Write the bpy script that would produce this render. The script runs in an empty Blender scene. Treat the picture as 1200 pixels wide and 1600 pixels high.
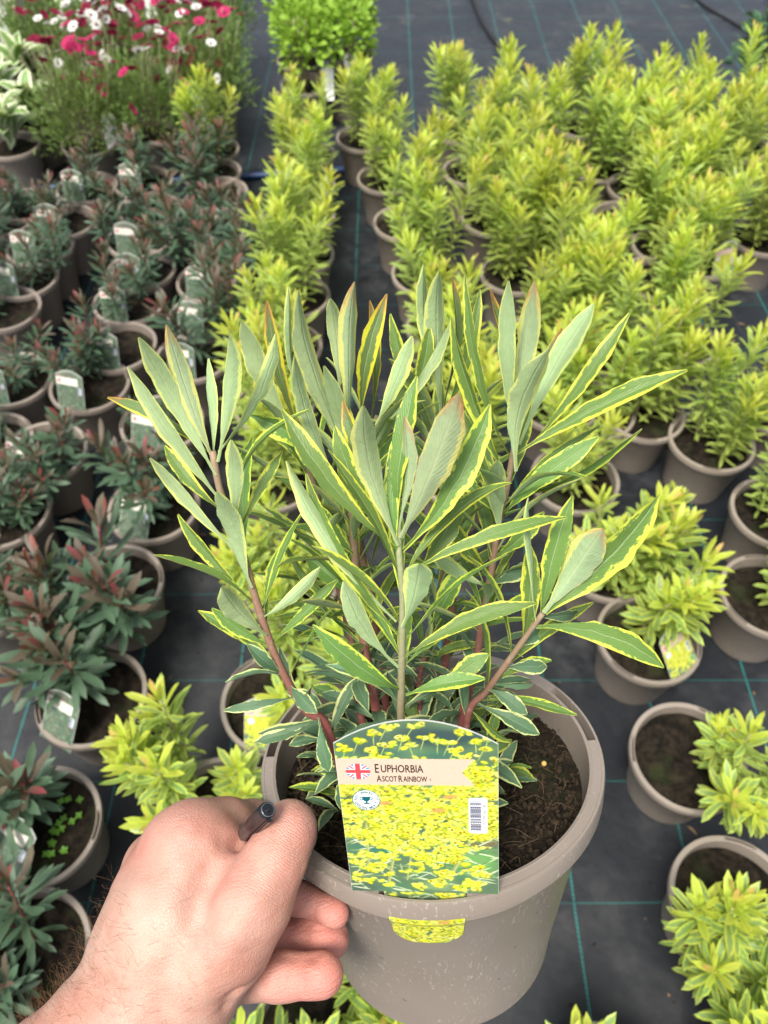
import bpy, bmesh, math, random
import numpy as np
from mathutils import Vector, Matrix, Quaternion

R = math.radians
random.seed(7)
rng = np.random.default_rng(11)
scene = bpy.context.scene
col = scene.collection

# ------------------------------------------------------------------ camera
CAM_H, PITCH, F = 1.40, R(51.5), 1209.0          # F in pixels of a 1200 x 1600 frame
cam_d = bpy.data.cameras.new('camera')
cam_d.sensor_fit = 'VERTICAL'
cam_d.sensor_height = 36.0
cam_d.lens = 36.0 * F / 1600.0
cam_d.clip_start, cam_d.clip_end = 0.02, 300.0
cam_d.dof.use_dof = True
cam_d.dof.focus_distance = 0.345
cam_d.dof.aperture_fstop = cam_d.lens / 1.9      # phone lens, pupil of about 2 mm
cam = bpy.data.objects.new('camera', cam_d)
col.objects.link(cam)
cam.location = (0, 0, CAM_H)
cam.rotation_euler = (R(90) - PITCH, 0, 0)
scene.camera = cam
CAMM = Matrix.Translation((0, 0, CAM_H)) @ Matrix.Rotation(R(90) - PITCH, 4, 'X')

# ------------------------------------------------------------------ world and sun
SUN_EL, SUN_AZ = R(66), R(215)                   # azimuth from +Y, clockwise
w = bpy.data.worlds.new('World')
scene.world = w
w.use_nodes = True
nt = w.node_tree
sky = nt.nodes.new('ShaderNodeTexSky')
sky.sky_type = 'NISHITA'
sky.sun_disc = False
sky.sun_elevation, sky.sun_rotation = SUN_EL, SUN_AZ
sky.air_density, sky.dust_density, sky.ozone_density = 1.0, 4.0, 0.6
hs = nt.nodes.new('ShaderNodeHueSaturation')
hs.inputs['Saturation'].default_value = 0.48     # bright thin cloud, nearly white
nt.links.new(sky.outputs[0], hs.inputs['Color'])
nt.links.new(hs.outputs[0], nt.nodes['Background'].inputs[0])
nt.nodes['Background'].inputs[1].default_value = 0.075
sd = bpy.data.lights.new('sun', 'SUN')
sd.energy, sd.angle, sd.color = 1.5, R(18), (1.0, 0.95, 0.87)
so = bpy.data.objects.new('sun', sd)
col.objects.link(so)
sdir = Vector((math.sin(SUN_AZ) * math.cos(SUN_EL), math.cos(SUN_AZ) * math.cos(SUN_EL), math.sin(SUN_EL)))
so.rotation_euler = sdir.to_track_quat('Z', 'Y').to_euler()
so.location = sdir * 10
scene.view_settings.view_transform = 'Standard'
scene.view_settings.look = 'None'
scene.view_settings.exposure = 1.65
scene.view_settings.gamma = 1.0
scene.cycles.use_denoising = True
scene.cycles.use_light_tree = False
scene.cycles.max_bounces = 5
scene.cycles.diffuse_bounces = 3
scene.cycles.transmission_bounces = 4
scene.cycles.caustics_reflective = scene.cycles.caustics_refractive = False

# ------------------------------------------------------------------ pixel helpers (1200 x 1600 frame -> places in the world)
def ray(px, py):
    return (CAMM.to_3x3() @ Vector(((px - 600) / F, -(py - 800) / F, -1.0)))
def at_depth(px, py, d):
    return CAMM.translation + ray(px, py) * d
def at_height(px, py, z):
    r = ray(px, py)
    return CAMM.translation + r * ((z - CAM_H) / r.z)

# ------------------------------------------------------------------ materials
def mat(name):
    m = bpy.data.materials.new(name)
    m.use_nodes = True
    return m, m.node_tree, m.node_tree.nodes['Principled BSDF']
class N:
    """short node-graph writer"""
    def __init__(s, t): s.t = t
    def node(s, typ, **kw):
        n = s.t.nodes.new(typ)
        for k, v in kw.items(): setattr(n, k, v)
        return n
    def put(s, sock, v):
        if isinstance(v, bpy.types.NodeSocket): s.t.links.new(v, sock)
        else: sock.default_value = v
    def math(s, op, a, b=0.0, c=None, clamp=False):
        n = s.node('ShaderNodeMath', operation=op, use_clamp=clamp)
        s.put(n.inputs[0], a); s.put(n.inputs[1], b)
        if c is not None: s.put(n.inputs[2], c)
        return n.outputs[0]
    def ramp(s, v, a, b, lo=0.0, hi=1.0):
        n = s.node('ShaderNodeMapRange', interpolation_type='SMOOTHSTEP')
        s.put(n.inputs[0], v); s.put(n.inputs[1], a); s.put(n.inputs[2], b); s.put(n.inputs[3], lo); s.put(n.inputs[4], hi)
        return n.outputs[0]
    def mix(s, f, a, b):
        n = s.node('ShaderNodeMix', data_type='RGBA')
        s.put(n.inputs[0], f)
        s.put(n.inputs[6], a if isinstance(a, bpy.types.NodeSocket) else (*a, 1))
        s.put(n.inputs[7], b if isinstance(b, bpy.types.NodeSocket) else (*b, 1))
        return n.outputs[2]
    def noise(s, vec, scale, detail=3.0, rough=0.55):
        n = s.node('ShaderNodeTexNoise')
        if vec is not None: s.put(n.inputs['Vector'], vec)
        s.put(n.inputs['Scale'], scale); s.put(n.inputs['Detail'], detail); s.put(n.inputs['Roughness'], rough)
        return n.outputs[0]
    def xyz(s, v):
        n = s.node('ShaderNodeSeparateXYZ'); s.put(n.inputs[0], v); return n.outputs
    def comb(s, x, y, z):
        n = s.node('ShaderNodeCombineXYZ'); s.put(n.inputs[0], x); s.put(n.inputs[1], y); s.put(n.inputs[2], z); return n.outputs[0]
    def attr(s, name, out=2):
        n = s.node('ShaderNodeAttribute', attribute_name=name); return n.outputs[out]
    def bump(s, h, dist, strength=1.0):
        n = s.node('ShaderNodeBump'); s.put(n.inputs['Height'], h); s.put(n.inputs['Distance'], dist); s.put(n.inputs['Strength'], strength)
        return n.outputs[0]
    def obj(s): return s.node('ShaderNodeTexCoord').outputs['Object']
    def rnd(s): return s.node('ShaderNodeObjectInfo').outputs['Random']

def leaf_shader(name, body, margin, margin_at, jag, rib, tip=None, rough=0.5, spec=0.35, transl=0.3, hue_var=0.12, shoot=None, shoot2=None, fine=True):
    """two-tone leaf: body colour, irregular margin, pale midrib; optional tip colour and young-shoot colours from the 'tint' attribute"""
    m, t, bs = mat(name); g = N(t)
    uv = g.node('ShaderNodeUVMap').outputs[0]
    u, v, _ = g.xyz(uv)
    rn = g.rnd()
    e = g.math('ABSOLUTE', g.math('MULTIPLY_ADD', u, 2.0, -1.0))
    nz = g.noise(g.comb(g.math('MULTIPLY', u, 7.0), g.math('MULTIPLY_ADD', v, 16.0, g.math('MULTIPLY', rn, 40.0)), g.math('MULTIPLY', rn, 90.0)), 1.0, 4.0 if fine else 1.0, 0.65)
    edge = g.math('ADD', e, g.math('MULTIPLY', g.math('SUBTRACT', nz, 0.5), jag))
    edge = g.math('ADD', edge, g.ramp(v, 0.82, 1.0, 0.0, 0.22))
    if fine:                                       # margins differ from leaf to leaf and from side to side
        r2 = g.math('FRACT', g.math('MULTIPLY', rn, 7.31)); r3 = g.math('FRACT', g.math('MULTIPLY', rn, 13.7))
        lowf = g.noise(g.comb(g.math('MULTIPLY', u, 1.4), g.math('MULTIPLY', v, 4.0), g.math('MULTIPLY', rn, 57.0)), 1.0, 1.0)
        side = g.math('MULTIPLY', g.math('MULTIPLY_ADD', u, 2.0, -1.0), g.math('MULTIPLY', g.math('SUBTRACT', r2, 0.5), 0.42))
        edge = g.math('ADD', edge, g.math('ADD', side, g.math('ADD', g.math('MULTIPLY', g.math('SUBTRACT', r3, 0.62), 0.26), g.math('MULTIPLY', g.math('SUBTRACT', lowf, 0.5), 0.6))))
    f = g.ramp(edge, margin_at - 0.06, margin_at + 0.06)
    n2 = g.noise(g.comb(g.math('MULTIPLY', u, 5.0), g.math('MULTIPLY', v, 22.0), g.math('MULTIPLY', rn, 33.0)), 1.0, 2.0) if fine else nz
    b2 = g.mix(n2, tuple(c * 0.86 for c in body), tuple(c * 1.14 for c in body))
    c = g.mix(f, b2, margin)
    c = g.mix(g.math('MULTIPLY', g.ramp(e, 0.085, 0.02), 0.5), c, rib)
    if tip is not None:
        tf = g.math('ADD', g.ramp(v, 0.72, 1.0), g.math('MULTIPLY', g.math('SUBTRACT', e, 0.75), 0.9))
        tf = g.math('MULTIPLY', tf, g.ramp(nz, 0.3, 0.6), clamp=True)
        c = g.mix(g.math('MULTIPLY', tf, 0.85), c, tip)
    if shoot is not None:
        tn = g.attr('tint')
        c = g.mix(g.ramp(tn, 0.1, 0.8, 0.0, 0.8), c, shoot)
        c = g.mix(g.math('MULTIPLY', g.ramp(tn, 0.8, 1.0, 0.0, 0.85), g.ramp(v, 0.25, 0.9)), c, shoot2)
    h = g.node('ShaderNodeHueSaturation')
    g.put(h.inputs['Color'], c)
    g.put(h.inputs['Value'], g.math('MULTIPLY_ADD', rn, hue_var * 2, 1 - hue_var))
    g.put(h.inputs['Hue'], g.math('MULTIPLY_ADD', rn, 0.024, 0.488))
    c = h.outputs[0]
    g.put(bs.inputs['Base Color'], c)
    bs.inputs['Roughness'].default_value = rough
    bs.inputs['Specular IOR Level'].default_value = spec
    if fine:
        vein = g.math('ABSOLUTE', g.math('SINE', g.math('MULTIPLY_ADD', v, 70.0, g.math('MULTIPLY', e, -14.0))))
        hgt = g.math('ADD', g.math('MULTIPLY', vein, 0.3), g.math('MULTIPLY', g.ramp(e, 0.12, 0.0), -1.2))
        hgt = g.math('ADD', hgt, g.math('MULTIPLY', n2, 1.2))
        g.put(bs.inputs['Normal'], g.bump(hgt, 0.0003, 0.7))
    tr = g.node('ShaderNodeBsdfTranslucent')
    g.put(tr.inputs[0], g.mix(0.25, c, (0.7, 0.8, 0.1)))
    ms = g.node('ShaderNodeMixShader')
    ms.inputs[0].default_value = transl
    g.put(ms.inputs[1], bs.outputs[0]); g.put(ms.inputs[2], tr.outputs[0])
    g.put(t.nodes['Material Output'].inputs[0], ms.outputs[0])
    return m

M = {}
M['hero_top'] = leaf_shader('leaf_upper', (0.150, 0.265, 0.060), (0.66, 0.73, 0.09), 0.76, 1.2, (0.42, 0.55, 0.28), rough=0.42, spec=0.4, transl=0.28)
M['hero_under'] = leaf_shader('leaf_underside', (0.42, 0.555, 0.27), (0.72, 0.78, 0.25), 0.75, 0.6, (0.52, 0.63, 0.34), rough=0.62, spec=0.25, transl=0.28)
M['hero_top_red'] = leaf_shader('leaf_upper_red_tipped', (0.13, 0.20, 0.06), (0.62, 0.60, 0.04), 0.66, 0.75, (0.42, 0.5, 0.22), tip=(0.50, 0.12, 0.05), rough=0.42, spec=0.4, transl=0.28)
M['hero_under_red'] = leaf_shader('leaf_underside_red_tipped', (0.38, 0.49, 0.26), (0.66, 0.68, 0.22), 0.72, 0.5, (0.55, 0.6, 0.32), tip=(0.52, 0.17, 0.11), rough=0.62, spec=0.25, transl=0.28)
M['basal_top'] = leaf_shader('basal_leaf_upper', (0.100, 0.185, 0.095), (0.60, 0.66, 0.26), 0.80, 0.7, (0.25, 0.36, 0.2), rough=0.45, spec=0.35, transl=0.2)
M['basal_under'] = leaf_shader('basal_leaf_underside', (0.26, 0.38, 0.23), (0.60, 0.66, 0.27), 0.82, 0.4, (0.45, 0.55, 0.32), rough=0.6, spec=0.25, transl=0.2)
M['yellow_leaf'] = leaf_shader('variegated_leaf', (0.265, 0.40, 0.125), (0.60, 0.70, 0.12), 0.54, 0.7, (0.34, 0.42, 0.14), rough=0.42, spec=0.5, transl=0.44, shoot=(0.64, 0.70, 0.07), shoot2=(0.66, 0.40, 0.14), fine=False)
M['dark_leaf'] = leaf_shader('blue_green_leaf', (0.060, 0.112, 0.062), (0.085, 0.140, 0.080), 0.80, 0.3, (0.12, 0.17, 0.11), rough=0.5, spec=0.4, transl=0.15, shoot=(0.125, 0.062, 0.05), shoot2=(0.20, 0.035, 0.035), fine=False)
M['hosta_leaf'] = leaf_shader('white_edged_leaf', (0.16, 0.28, 0.07), (0.66, 0.70, 0.48), 0.55, 0.5, (0.4, 0.5, 0.25), rough=0.45, transl=0.25, fine=False)
M['lime_leaf'] = leaf_shader('lime_leaf', (0.27, 0.43, 0.05), (0.30, 0.46, 0.06), 0.8, 0.3, (0.34, 0.5, 0.1), rough=0.5, transl=0.35, hue_var=0.2, fine=False)
M['daisy_leaf'] = leaf_shader('daisy_leaf', (0.14, 0.25, 0.06), (0.22, 0.30, 0.09), 0.8, 0.3, (0.2, 0.3, 0.1), rough=0.55, transl=0.25, hue_var=0.25, fine=False)
M['salvia_leaf'] = leaf_shader('salvia_leaf', (0.05, 0.12, 0.05), (0.07, 0.15, 0.07), 0.8, 0.3, (0.1, 0.2, 0.1), rough=0.55, transl=0.2, fine=False)

def simple(name, c, rough=0.6, spec=0.4, var=0.15, scale=40, bump=0.0, transl=0.0):
    m, t, bs = mat(name); g = N(t)
    nz = g.noise(g.obj(), scale, 4)
    cc = g.mix(nz, tuple(x * (1 - var) for x in c), tuple(min(1, x * (1 + var)) for x in c))
    g.put(bs.inputs['Base Color'], cc)
    bs.inputs['Roughness'].default_value = rough
    bs.inputs['Specular IOR Level'].default_value = spec
    if bump: g.put(bs.inputs['Normal'], g.bump(nz, bump))
    if transl:
        tr = g.node('ShaderNodeBsdfTranslucent'); g.put(tr.inputs[0], cc)
        ms = g.node('ShaderNodeMixShader'); ms.inputs[0].default_value = transl
        g.put(ms.inputs[1], bs.outputs[0]); g.put(ms.inputs[2], tr.outputs[0])
        g.put(t.nodes['Material Output'].inputs[0], ms.outputs[0])
    return m

def make_fabric():
    m, t, bs = mat('woven_ground_fabric'); g = N(t)
    p = g.obj(); x, y, z = g.xyz(p)
    # dusty stains and dried puddle marks
    n1 = g.noise(p, 3.1, 7, 0.70); n2 = g.noise(p, 16.0, 6, 0.68); n3 = g.noise(p, 60.0, 3, 0.6)
    dust = g.math('MULTIPLY', g.ramp(n1, 0.42, 0.64), g.ramp(n2, 0.35, 0.70))
    streak = g.noise(g.comb(g.math('MULTIPLY', x, 14.0), g.math('MULTIPLY', y, 2.5), 0.0), 1.0, 4, 0.65)
    dust = g.math('MAXIMUM', dust, g.math('MULTIPLY', g.ramp(streak, 0.60, 0.80), 0.55))
    c = g.mix(n3, (0.004, 0.0055, 0.008), (0.008, 0.0105, 0.0145))
    c = g.mix(g.math('MULTIPLY', dust, 0.8), c, (0.050, 0.050, 0.051))
    # a little algae on the far, damp side
    alg = g.math('MULTIPLY', g.ramp(g.noise(p, 5.0, 5, 0.7), 0.60, 0.72), g.ramp(y, 2.6, 4.2))
    c = g.mix(g.math('MULTIPLY', alg, 0.5), c, (0.16, 0.16, 0.06))
    # woven marker threads every 20 cm
    def line(co, off, w_):
        fr = g.math('ABSOLUTE', g.math('SUBTRACT', g.math('FRACT', g.math('MULTIPLY', g.math('SUBTRACT', co, off), 5.0)), 0.5))
        return g.ramp(fr, w_, w_ * 0.6)      # 0.5 in fract = on the line
    wob = g.math('MULTIPLY', g.math('SUBTRACT', g.noise(p, 3.0, 2), 0.5), 0.006)
    lx = line(g.math('ADD', x, wob), 0.114 - 0.1, 0.0115)
    ly = line(g.math('ADD', y, wob), 0.290 - 0.1, 0.0075)
    twist = g.ramp(g.math('SINE', g.math('MULTIPLY', g.math('ADD', x, y), 900.0)), -0.9, 0.4, 0.35, 1.0)
    ln = g.math('MAXIMUM', g.math('MULTIPLY', lx, twist), g.math('MULTIPLY', ly, 0.42))
    ln = g.math('MULTIPLY', ln, g.ramp(n2, 0.3, 0.55, 0.35, 1.0))
    c = g.mix(ln, c, (0.010, 0.17, 0.155))
    g.put(bs.inputs['Base Color'], c)
    g.put(bs.inputs['Roughness'], g.math('ADD', g.math('MULTIPLY', n2, 0.25), g.math('MULTIPLY_ADD', dust, 0.2, 0.28)))
    bs.inputs['Specular IOR Level'].default_value = 0.36
    bs.inputs['Sheen Weight'].default_value = 0.13
    bs.inputs['Sheen Roughness'].default_value = 0.45
    bs.inputs['Sheen Tint'].default_value = (0.75, 0.86, 1.0, 1)
    wv = g.math('MULTIPLY', g.math('SINE', g.math('MULTIPLY', x, 2600.0)), g.math('SINE', g.math('MULTIPLY', y, 2600.0)))
    h = g.math('ADD', g.math('MULTIPLY', wv, 0.0002), g.math('MULTIPLY', g.noise(p, 6.0, 4), 0.006))
    h = g.math('ADD', h, g.math('MULTIPLY', n3, 0.0006))
    g.put(bs.inputs['Normal'], g.bump(h, 1.0, 0.8))
    return m
M['fabric'] = make_fabric()

def make_pot_mat():
    m, t, bs = mat('taupe_pot_plastic'); g = N(t)
    p = g.obj(); x, y, z = g.xyz(p)
    n1 = g.noise(p, 18, 4); n2 = g.noise(g.comb(g.math('MULTIPLY', x, 520.0), g.math('MULTIPLY', y, 520.0), g.math('MULTIPLY', z, 190.0)), 1.0, 2, 0.6)
    c = g.mix(n1, (0.210, 0.174, 0.142), (0.280, 0.238, 0.200))
    # dried lime splashes, streaky down the wall
    patch = g.ramp(g.noise(p, 24, 3), 0.38, 0.58)
    sp = g.math('MULTIPLY', g.ramp(n2, 0.56, 0.70), patch)
    c = g.mix(g.math('MULTIPLY', sp, 0.38), c, (0.52, 0.48, 0.43))
    dirt = g.ramp(g.noise(p, 140, 2), 0.72, 0.78)
    c = g.mix(g.math('MULTIPLY', dirt, 0.7), c, (0.05, 0.04, 0.03))
    h = g.node('ShaderNodeHueSaturation'); g.put(h.inputs['Color'], c); g.put(h.inputs['Value'], g.math('MULTIPLY_ADD', g.rnd(), 0.22, 0.88))
    g.put(bs.inputs['Base Color'], h.outputs[0])
    g.put(bs.inputs['Roughness'], g.math('MULTIPLY_ADD', n1, 0.2, 0.30))
    bs.inputs['Specular IOR Level'].default_value = 0.45
    g.put(bs.inputs['Normal'], g.bump(g.math('ADD', n1, g.math('MULTIPLY', sp, 0.4)), 0.0006, 0.6))
    return m
M['pot'] = make_pot_mat()

def make_soil():
    m, t, bs = mat('dark_compost'); g = N(t)
    p = g.obj()
    n1 = g.noise(p, 60, 6, 0.7); n2 = g.noise(p, 260, 4, 0.6)
    c = g.mix(g.ramp(n1, 0.35, 0.7), (0.006, 0.005, 0.004), (0.034, 0.025, 0.016))
    c = g.mix(g.math('MULTIPLY', g.ramp(g.noise(p, 22, 4), 0.5, 0.7), 0.55), c, (0.028, 0.040, 0.012))
    c = g.mix(g.ramp(n2, 0.66, 0.76), c, (0.12, 0.085, 0.055))
    g.put(bs.inputs['Base Color'], c)
    bs.inputs['Roughness'].default_value = 0.95
    bs.inputs['Specular IOR Level'].default_value = 0.15
    g.put(bs.inputs['Normal'], g.bump(g.math('ADD', n1, g.math('MULTIPLY', n2, 0.4)), 0.006, 1.0))
    return m
M['soil'] = make_soil()
M['fibre'] = simple('dry_fibre', (0.12, 0.085, 0.05), 0.9, 0.1, 0.5, 90)
M['crumb'] = simple('compost_crumb', (0.035, 0.025, 0.016), 0.95, 0.1, 0.6, 120)
M['grit'] = simple('slow_release_grain', (0.62, 0.40, 0.12), 0.5, 0.4, 0.2, 60)
M['sprout'] = simple('weed_sprout', (0.16, 0.36, 0.04), 0.5, 0.4, 0.2, 90, transl=0.3)

def make_stem(name, low, high, split=0.5, wid=0.4):
    m, t, bs = mat(name); g = N(t)
    s = g.attr('along')
    nz = g.noise(g.obj(), 90, 4)
    f = g.ramp(g.math('ADD', s, g.math('MULTIPLY', g.math('SUBTRACT', nz, 0.5), 0.35)), split - wid, split + wid)
    c = g.mix(f, low, high)
    c = g.mix(g.ramp(g.noise(g.obj(), 240, 3), 0.55, 0.75, 0.0, 0.3), c, (0.42, 0.38, 0.30))
    g.put(bs.inputs['Base Color'], c)
    bs.inputs['Roughness'].default_value = 0.6
    g.put(bs.inputs['Normal'], g.bump(g.noise(g.obj(), 500, 3), 0.0004, 0.8))
    return m
M['stem'] = make_stem('red_brown_stem', (0.22, 0.065, 0.055), (0.27, 0.19, 0.115))
M['stem_green'] = make_stem('pale_green_stem', (0.24, 0.19, 0.11), (0.27, 0.30, 0.15), 0.45)
M['stem_y'] = make_stem('pale_brown_stem', (0.25, 0.19, 0.12), (0.36, 0.34, 0.18))
M['stem_d'] = make_stem('dark_red_stem', (0.11, 0.03, 0.025), (0.16, 0.025, 0.03))
M['timber'] = simple('weathered_timber', (0.27, 0.235, 0.20), 0.85, 0.2, 0.35, 14, 0.004)
M['blue'] = simple('blue_shine_colour', (0.012, 0.045, 0.14), 0.4, 0.5, 0.2)  # blue highlight of the fabric edge, put into the colour
M['hose'] = simple('black_rubber', (0.012, 0.012, 0.013), 0.5, 0.4, 0.2)
M['white'] = simple('white_plastic', (0.78, 0.78, 0.76), 0.4, 0.4, 0.04)
M['pink'] = simple('pink_petal', (0.44, 0.025, 0.11), 0.6, 0.2, 0.4, 200, transl=0.3)
M['crimson'] = simple('crimson_petal', (0.20, 0.006, 0.035), 0.6, 0.2, 0.4, 200, transl=0.3)
M['whitepetal'] = simple('white_petal', (0.78, 0.78, 0.72), 0.6, 0.2, 0.05, 200, transl=0.3)
M['eye'] = simple('dark_flower_eye', (0.10, 0.012, 0.022), 0.8, 0.2, 0.3, 300)
M['purple'] = simple('purple_floret', (0.13, 0.05, 0.26), 0.6, 0.2, 0.4, 200, transl=0.3)

def make_print(name, rough=0.32):
    m, t, bs = mat(name); g = N(t)
    g.put(bs.inputs['Base Color'], g.mix(0.24, g.attr('Col', 0), (0, 0, 0)))
    bs.inputs['Roughness'].default_value = rough
    bs.inputs['Specular IOR Level'].default_value = 0.35
    return m
M['print'] = make_print('printed_card')
M['ink'] = simple('dark_ink', (0.035, 0.025, 0.022), 0.5, 0.3, 0.1)
M['ink_teal'] = simple('teal_ink', (0.012, 0.09, 0.12), 0.5, 0.3, 0.1)
M['ink_grey'] = simple('grey_ink', (0.30, 0.29, 0.36), 0.5, 0.3, 0.1)

# ------------------------------------------------------------------ object helpers
def link(name, me, parent=None, mw=None):
    o = bpy.data.objects.new(name, me)
    col.objects.link(o)
    if parent is not None: o.parent = parent
    if mw is not None: o.matrix_local = mw
    return o
def empty(name, mw):
    o = bpy.data.objects.new(name, None)
    o.empty_display_size = 0.05
    col.objects.link(o)
    o.matrix_local = mw
    return o
def tag(o, label, cat, group=None, kind=None):
    if label: o['label'] = label
    if cat: o['category'] = cat
    if group: o['group'] = group
    if kind: o['kind'] = kind
    return o
def mesh(name, v, f, mats, uv=None, smooth=True, attrs=None, mat_idx=None):
    me = bpy.data.meshes.new(name)
    me.from_pydata(np.asarray(v, float).tolist(), [], f.tolist() if isinstance(f, np.ndarray) else f)
    for m in (mats if isinstance(mats, (list, tuple)) else [mats]): me.materials.append(m)
    if uv is not None:
        l = me.uv_layers.new(name='UVMap')
        idx = np.empty(len(me.loops), np.int32); me.loops.foreach_get('vertex_index', idx)
        l.data.foreach_set('uv', np.asarray(uv, np.float32)[idx].ravel())
    for k, a in (attrs or {}).items():
        at = me.attributes.new(k, 'FLOAT', 'POINT')
        at.data.foreach_set('value', np.asarray(a, np.float32))
    if mat_idx is not None: me.polygons.foreach_set('material_index', np.asarray(mat_idx, np.int32))
    if smooth: me.polygons.foreach_set('use_smooth', np.ones(len(me.polygons), bool))
    me.update()
    return me
class Acc:
    """collects vertices / faces / uv / tint of many pieces into arrays"""
    def __init__(s): s.v, s.f, s.uv, s.tint, s.mi, s.n = [], [], [], [], [], 0
    def add(s, v, f, uv=None, tint=0.0, mi=0):
        v = np.asarray(v, float)
        s.v.append(v); s.f += [tuple(i + s.n for i in q) for q in f]
        s.uv.append(np.zeros((len(v), 2)) if uv is None else np.asarray(uv))
        s.tint.append(np.full(len(v), tint) if np.isscalar(tint) else np.asarray(tint))
        s.mi += [mi] * len(f); s.n += len(v)
    def build(s, name, mats, smooth=True):
        return mesh(name, np.concatenate(s.v), s.f, mats, np.concatenate(s.uv), smooth, {'tint': np.concatenate(s.tint), 'along': np.concatenate(s.tint)}, s.mi)

GLYPHS = {}
def make_glyphs(strings):
    """outlines of the label lettering, taken while the scene is still nearly empty"""
    dg = bpy.context.evaluated_depsgraph_get()
    for s_, size, mid in strings:
        cu = bpy.data.curves.new('t', 'FONT'); cu.body = s_; cu.size = size; cu.align_x = 'CENTER' if mid else 'LEFT'; cu.offset = size * .012
        cu.resolution_u = 3
        ob = bpy.data.objects.new('t', cu); col.objects.link(ob); dg.update()
        me = bpy.data.meshes.new_from_object(ob.evaluated_get(dg))
        GLYPHS[s_, size, mid] = ([(v_.co.x, v_.co.y) for v_ in me.vertices], [tuple(p_.vertices) for p_ in me.polygons])
        bpy.data.objects.remove(ob); bpy.data.curves.remove(cu); bpy.data.meshes.remove(me)
make_glyphs([('E', 7.0, False), ('UPHORBIA', 5.9, False), ('A', 5.0, False), ('SCOT', 4.3, False), ('R', 5.0, False), ('AINBOW', 4.3, False), ('<', 2.2, False), ('9  787099  862280', 2.1, True)]
            + [(c_, 1.9, True) for c_ in sorted(set('RHS AWARD OF GARDEN MERIT') - {' '})])
def nrm(v):
    v = np.asarray(v, float); return v / (np.linalg.norm(v) + 1e-12)
def tube(path, radii, n=8, cap=True):
    path = np.asarray(path, float); m = len(path)
    radii = np.broadcast_to(np.asarray(radii, float), (m,))
    tang = np.gradient(path, axis=0); tang /= np.linalg.norm(tang, axis=1)[:, None] + 1e-12
    ref = np.array([0, 0, 1.0]) if abs(tang[0][2]) < 0.9 else np.array([1.0, 0, 0])
    a = nrm(np.cross(tang[0], ref)); V = []
    for i in range(m):
        a = nrm(a - tang[i] * a.dot(tang[i])); b = np.cross(tang[i], a)
        for k in range(n):
            th = 2 * math.pi * k / n
            V.append(path[i] + radii[i] * (math.cos(th) * a + math.sin(th) * b))
    Fc = [(i * n + k, i * n + (k + 1) % n, (i + 1) * n + (k + 1) % n, (i + 1) * n + k) for i in range(m - 1) for k in range(n)]
    if cap: Fc += [tuple(range(n - 1, -1, -1)), tuple((m - 1) * n + k for k in range(n))]
    along = np.repeat(np.linspace(0, 1, m), n)
    return np.array(V), Fc, along
def spline(pts, n=14):
    """Catmull-Rom through pts"""
    P = np.asarray(pts, float); P = np.vstack([2 * P[0] - P[1], P, 2 * P[-1] - P[-2]])
    out = []
    segs = len(P) - 3
    for k in range(n + 1):
        s = k / n * segs; i = min(int(s), segs - 1); t = s - i
        p0, p1, p2, p3 = P[i:i + 4]
        out.append(0.5 * (2 * p1 + (p2 - p0) * t + (2 * p0 - 5 * p1 + 4 * p2 - p3) * t * t + (3 * p1 - p0 - 3 * p2 + p3) * t ** 3))
    return np.array(out)
def lathe(profile, n):
    V = []; m = len(profile)
    for k in range(n):
        th = 2 * math.pi * k / n
        for r, z in profile: V.append((r * math.cos(th), r * math.sin(th), z))
    Fc = [(k * m + i, ((k + 1) % n) * m + i, ((k + 1) % n) * m + i + 1, k * m + i + 1) for k in range(n) for i in range(m - 1)]
    return V, Fc

# ------------------------------------------------------------------ ground and edging
g_v = [(-40, -20, 0), (40, -20, 0), (40, 60, 0), (-40, 60, 0)]
ground = link('ground', mesh('ground', g_v, [(0, 1, 2, 3)], M['fabric'], smooth=False))
ground['kind'] = 'structure'

def board(name, p0, p1, wdt, hgt, label):
    p0, p1 = np.array(p0), np.array(p1)
    L = np.linalg.norm(p1 - p0); bm = bmesh.new()
    bmesh.ops.create_cube(bm, size=1)
    for v_ in bm.verts: v_.co = Vector((v_.co.x * L, v_.co.y * wdt, (v_.co.z + 0.5) * hgt))
    bmesh.ops.subdivide_edges(bm, edges=[e for e in bm.edges if abs(e.verts[0].co.x - e.verts[1].co.x) > 0.1], cuts=14)
    for v_ in bm.verts:
        v_.co.y += random.uniform(-.004, .004)
        if v_.co.z > 0.01: v_.co.z += random.uniform(-.003, .003)
    bmesh.ops.bevel(bm, geom=[e for e in bm.edges if e.is_boundary is False and e.calc_face_angle(0) > 0.8], offset=0.006, segments=2, affect='EDGES')
    me = bpy.data.meshes.new(name); bm.to_mesh(me); bm.free(); me.materials.append(M['timber'])
    c = (p0 + p1) / 2
    o = link(name, me, None, Matrix.Translation((c[0], c[1], 0)) @ Matrix.Rotation(math.atan2(p1[1] - p0[1], p1[0] - p0[0]), 4, 'Z'))
    return tag(o, label, 'edging board')
a0, a1 = np.array([-0.8, 4.70]), np.array([0.48, 5.06]); dd = (a1 - a0) / np.linalg.norm(a1 - a0)
board('timber_edging', a0 - dd * 1.9, a1 + dd * 0.05, 0.09, 0.10, 'weathered timber edging board behind the lime green plants')

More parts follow.
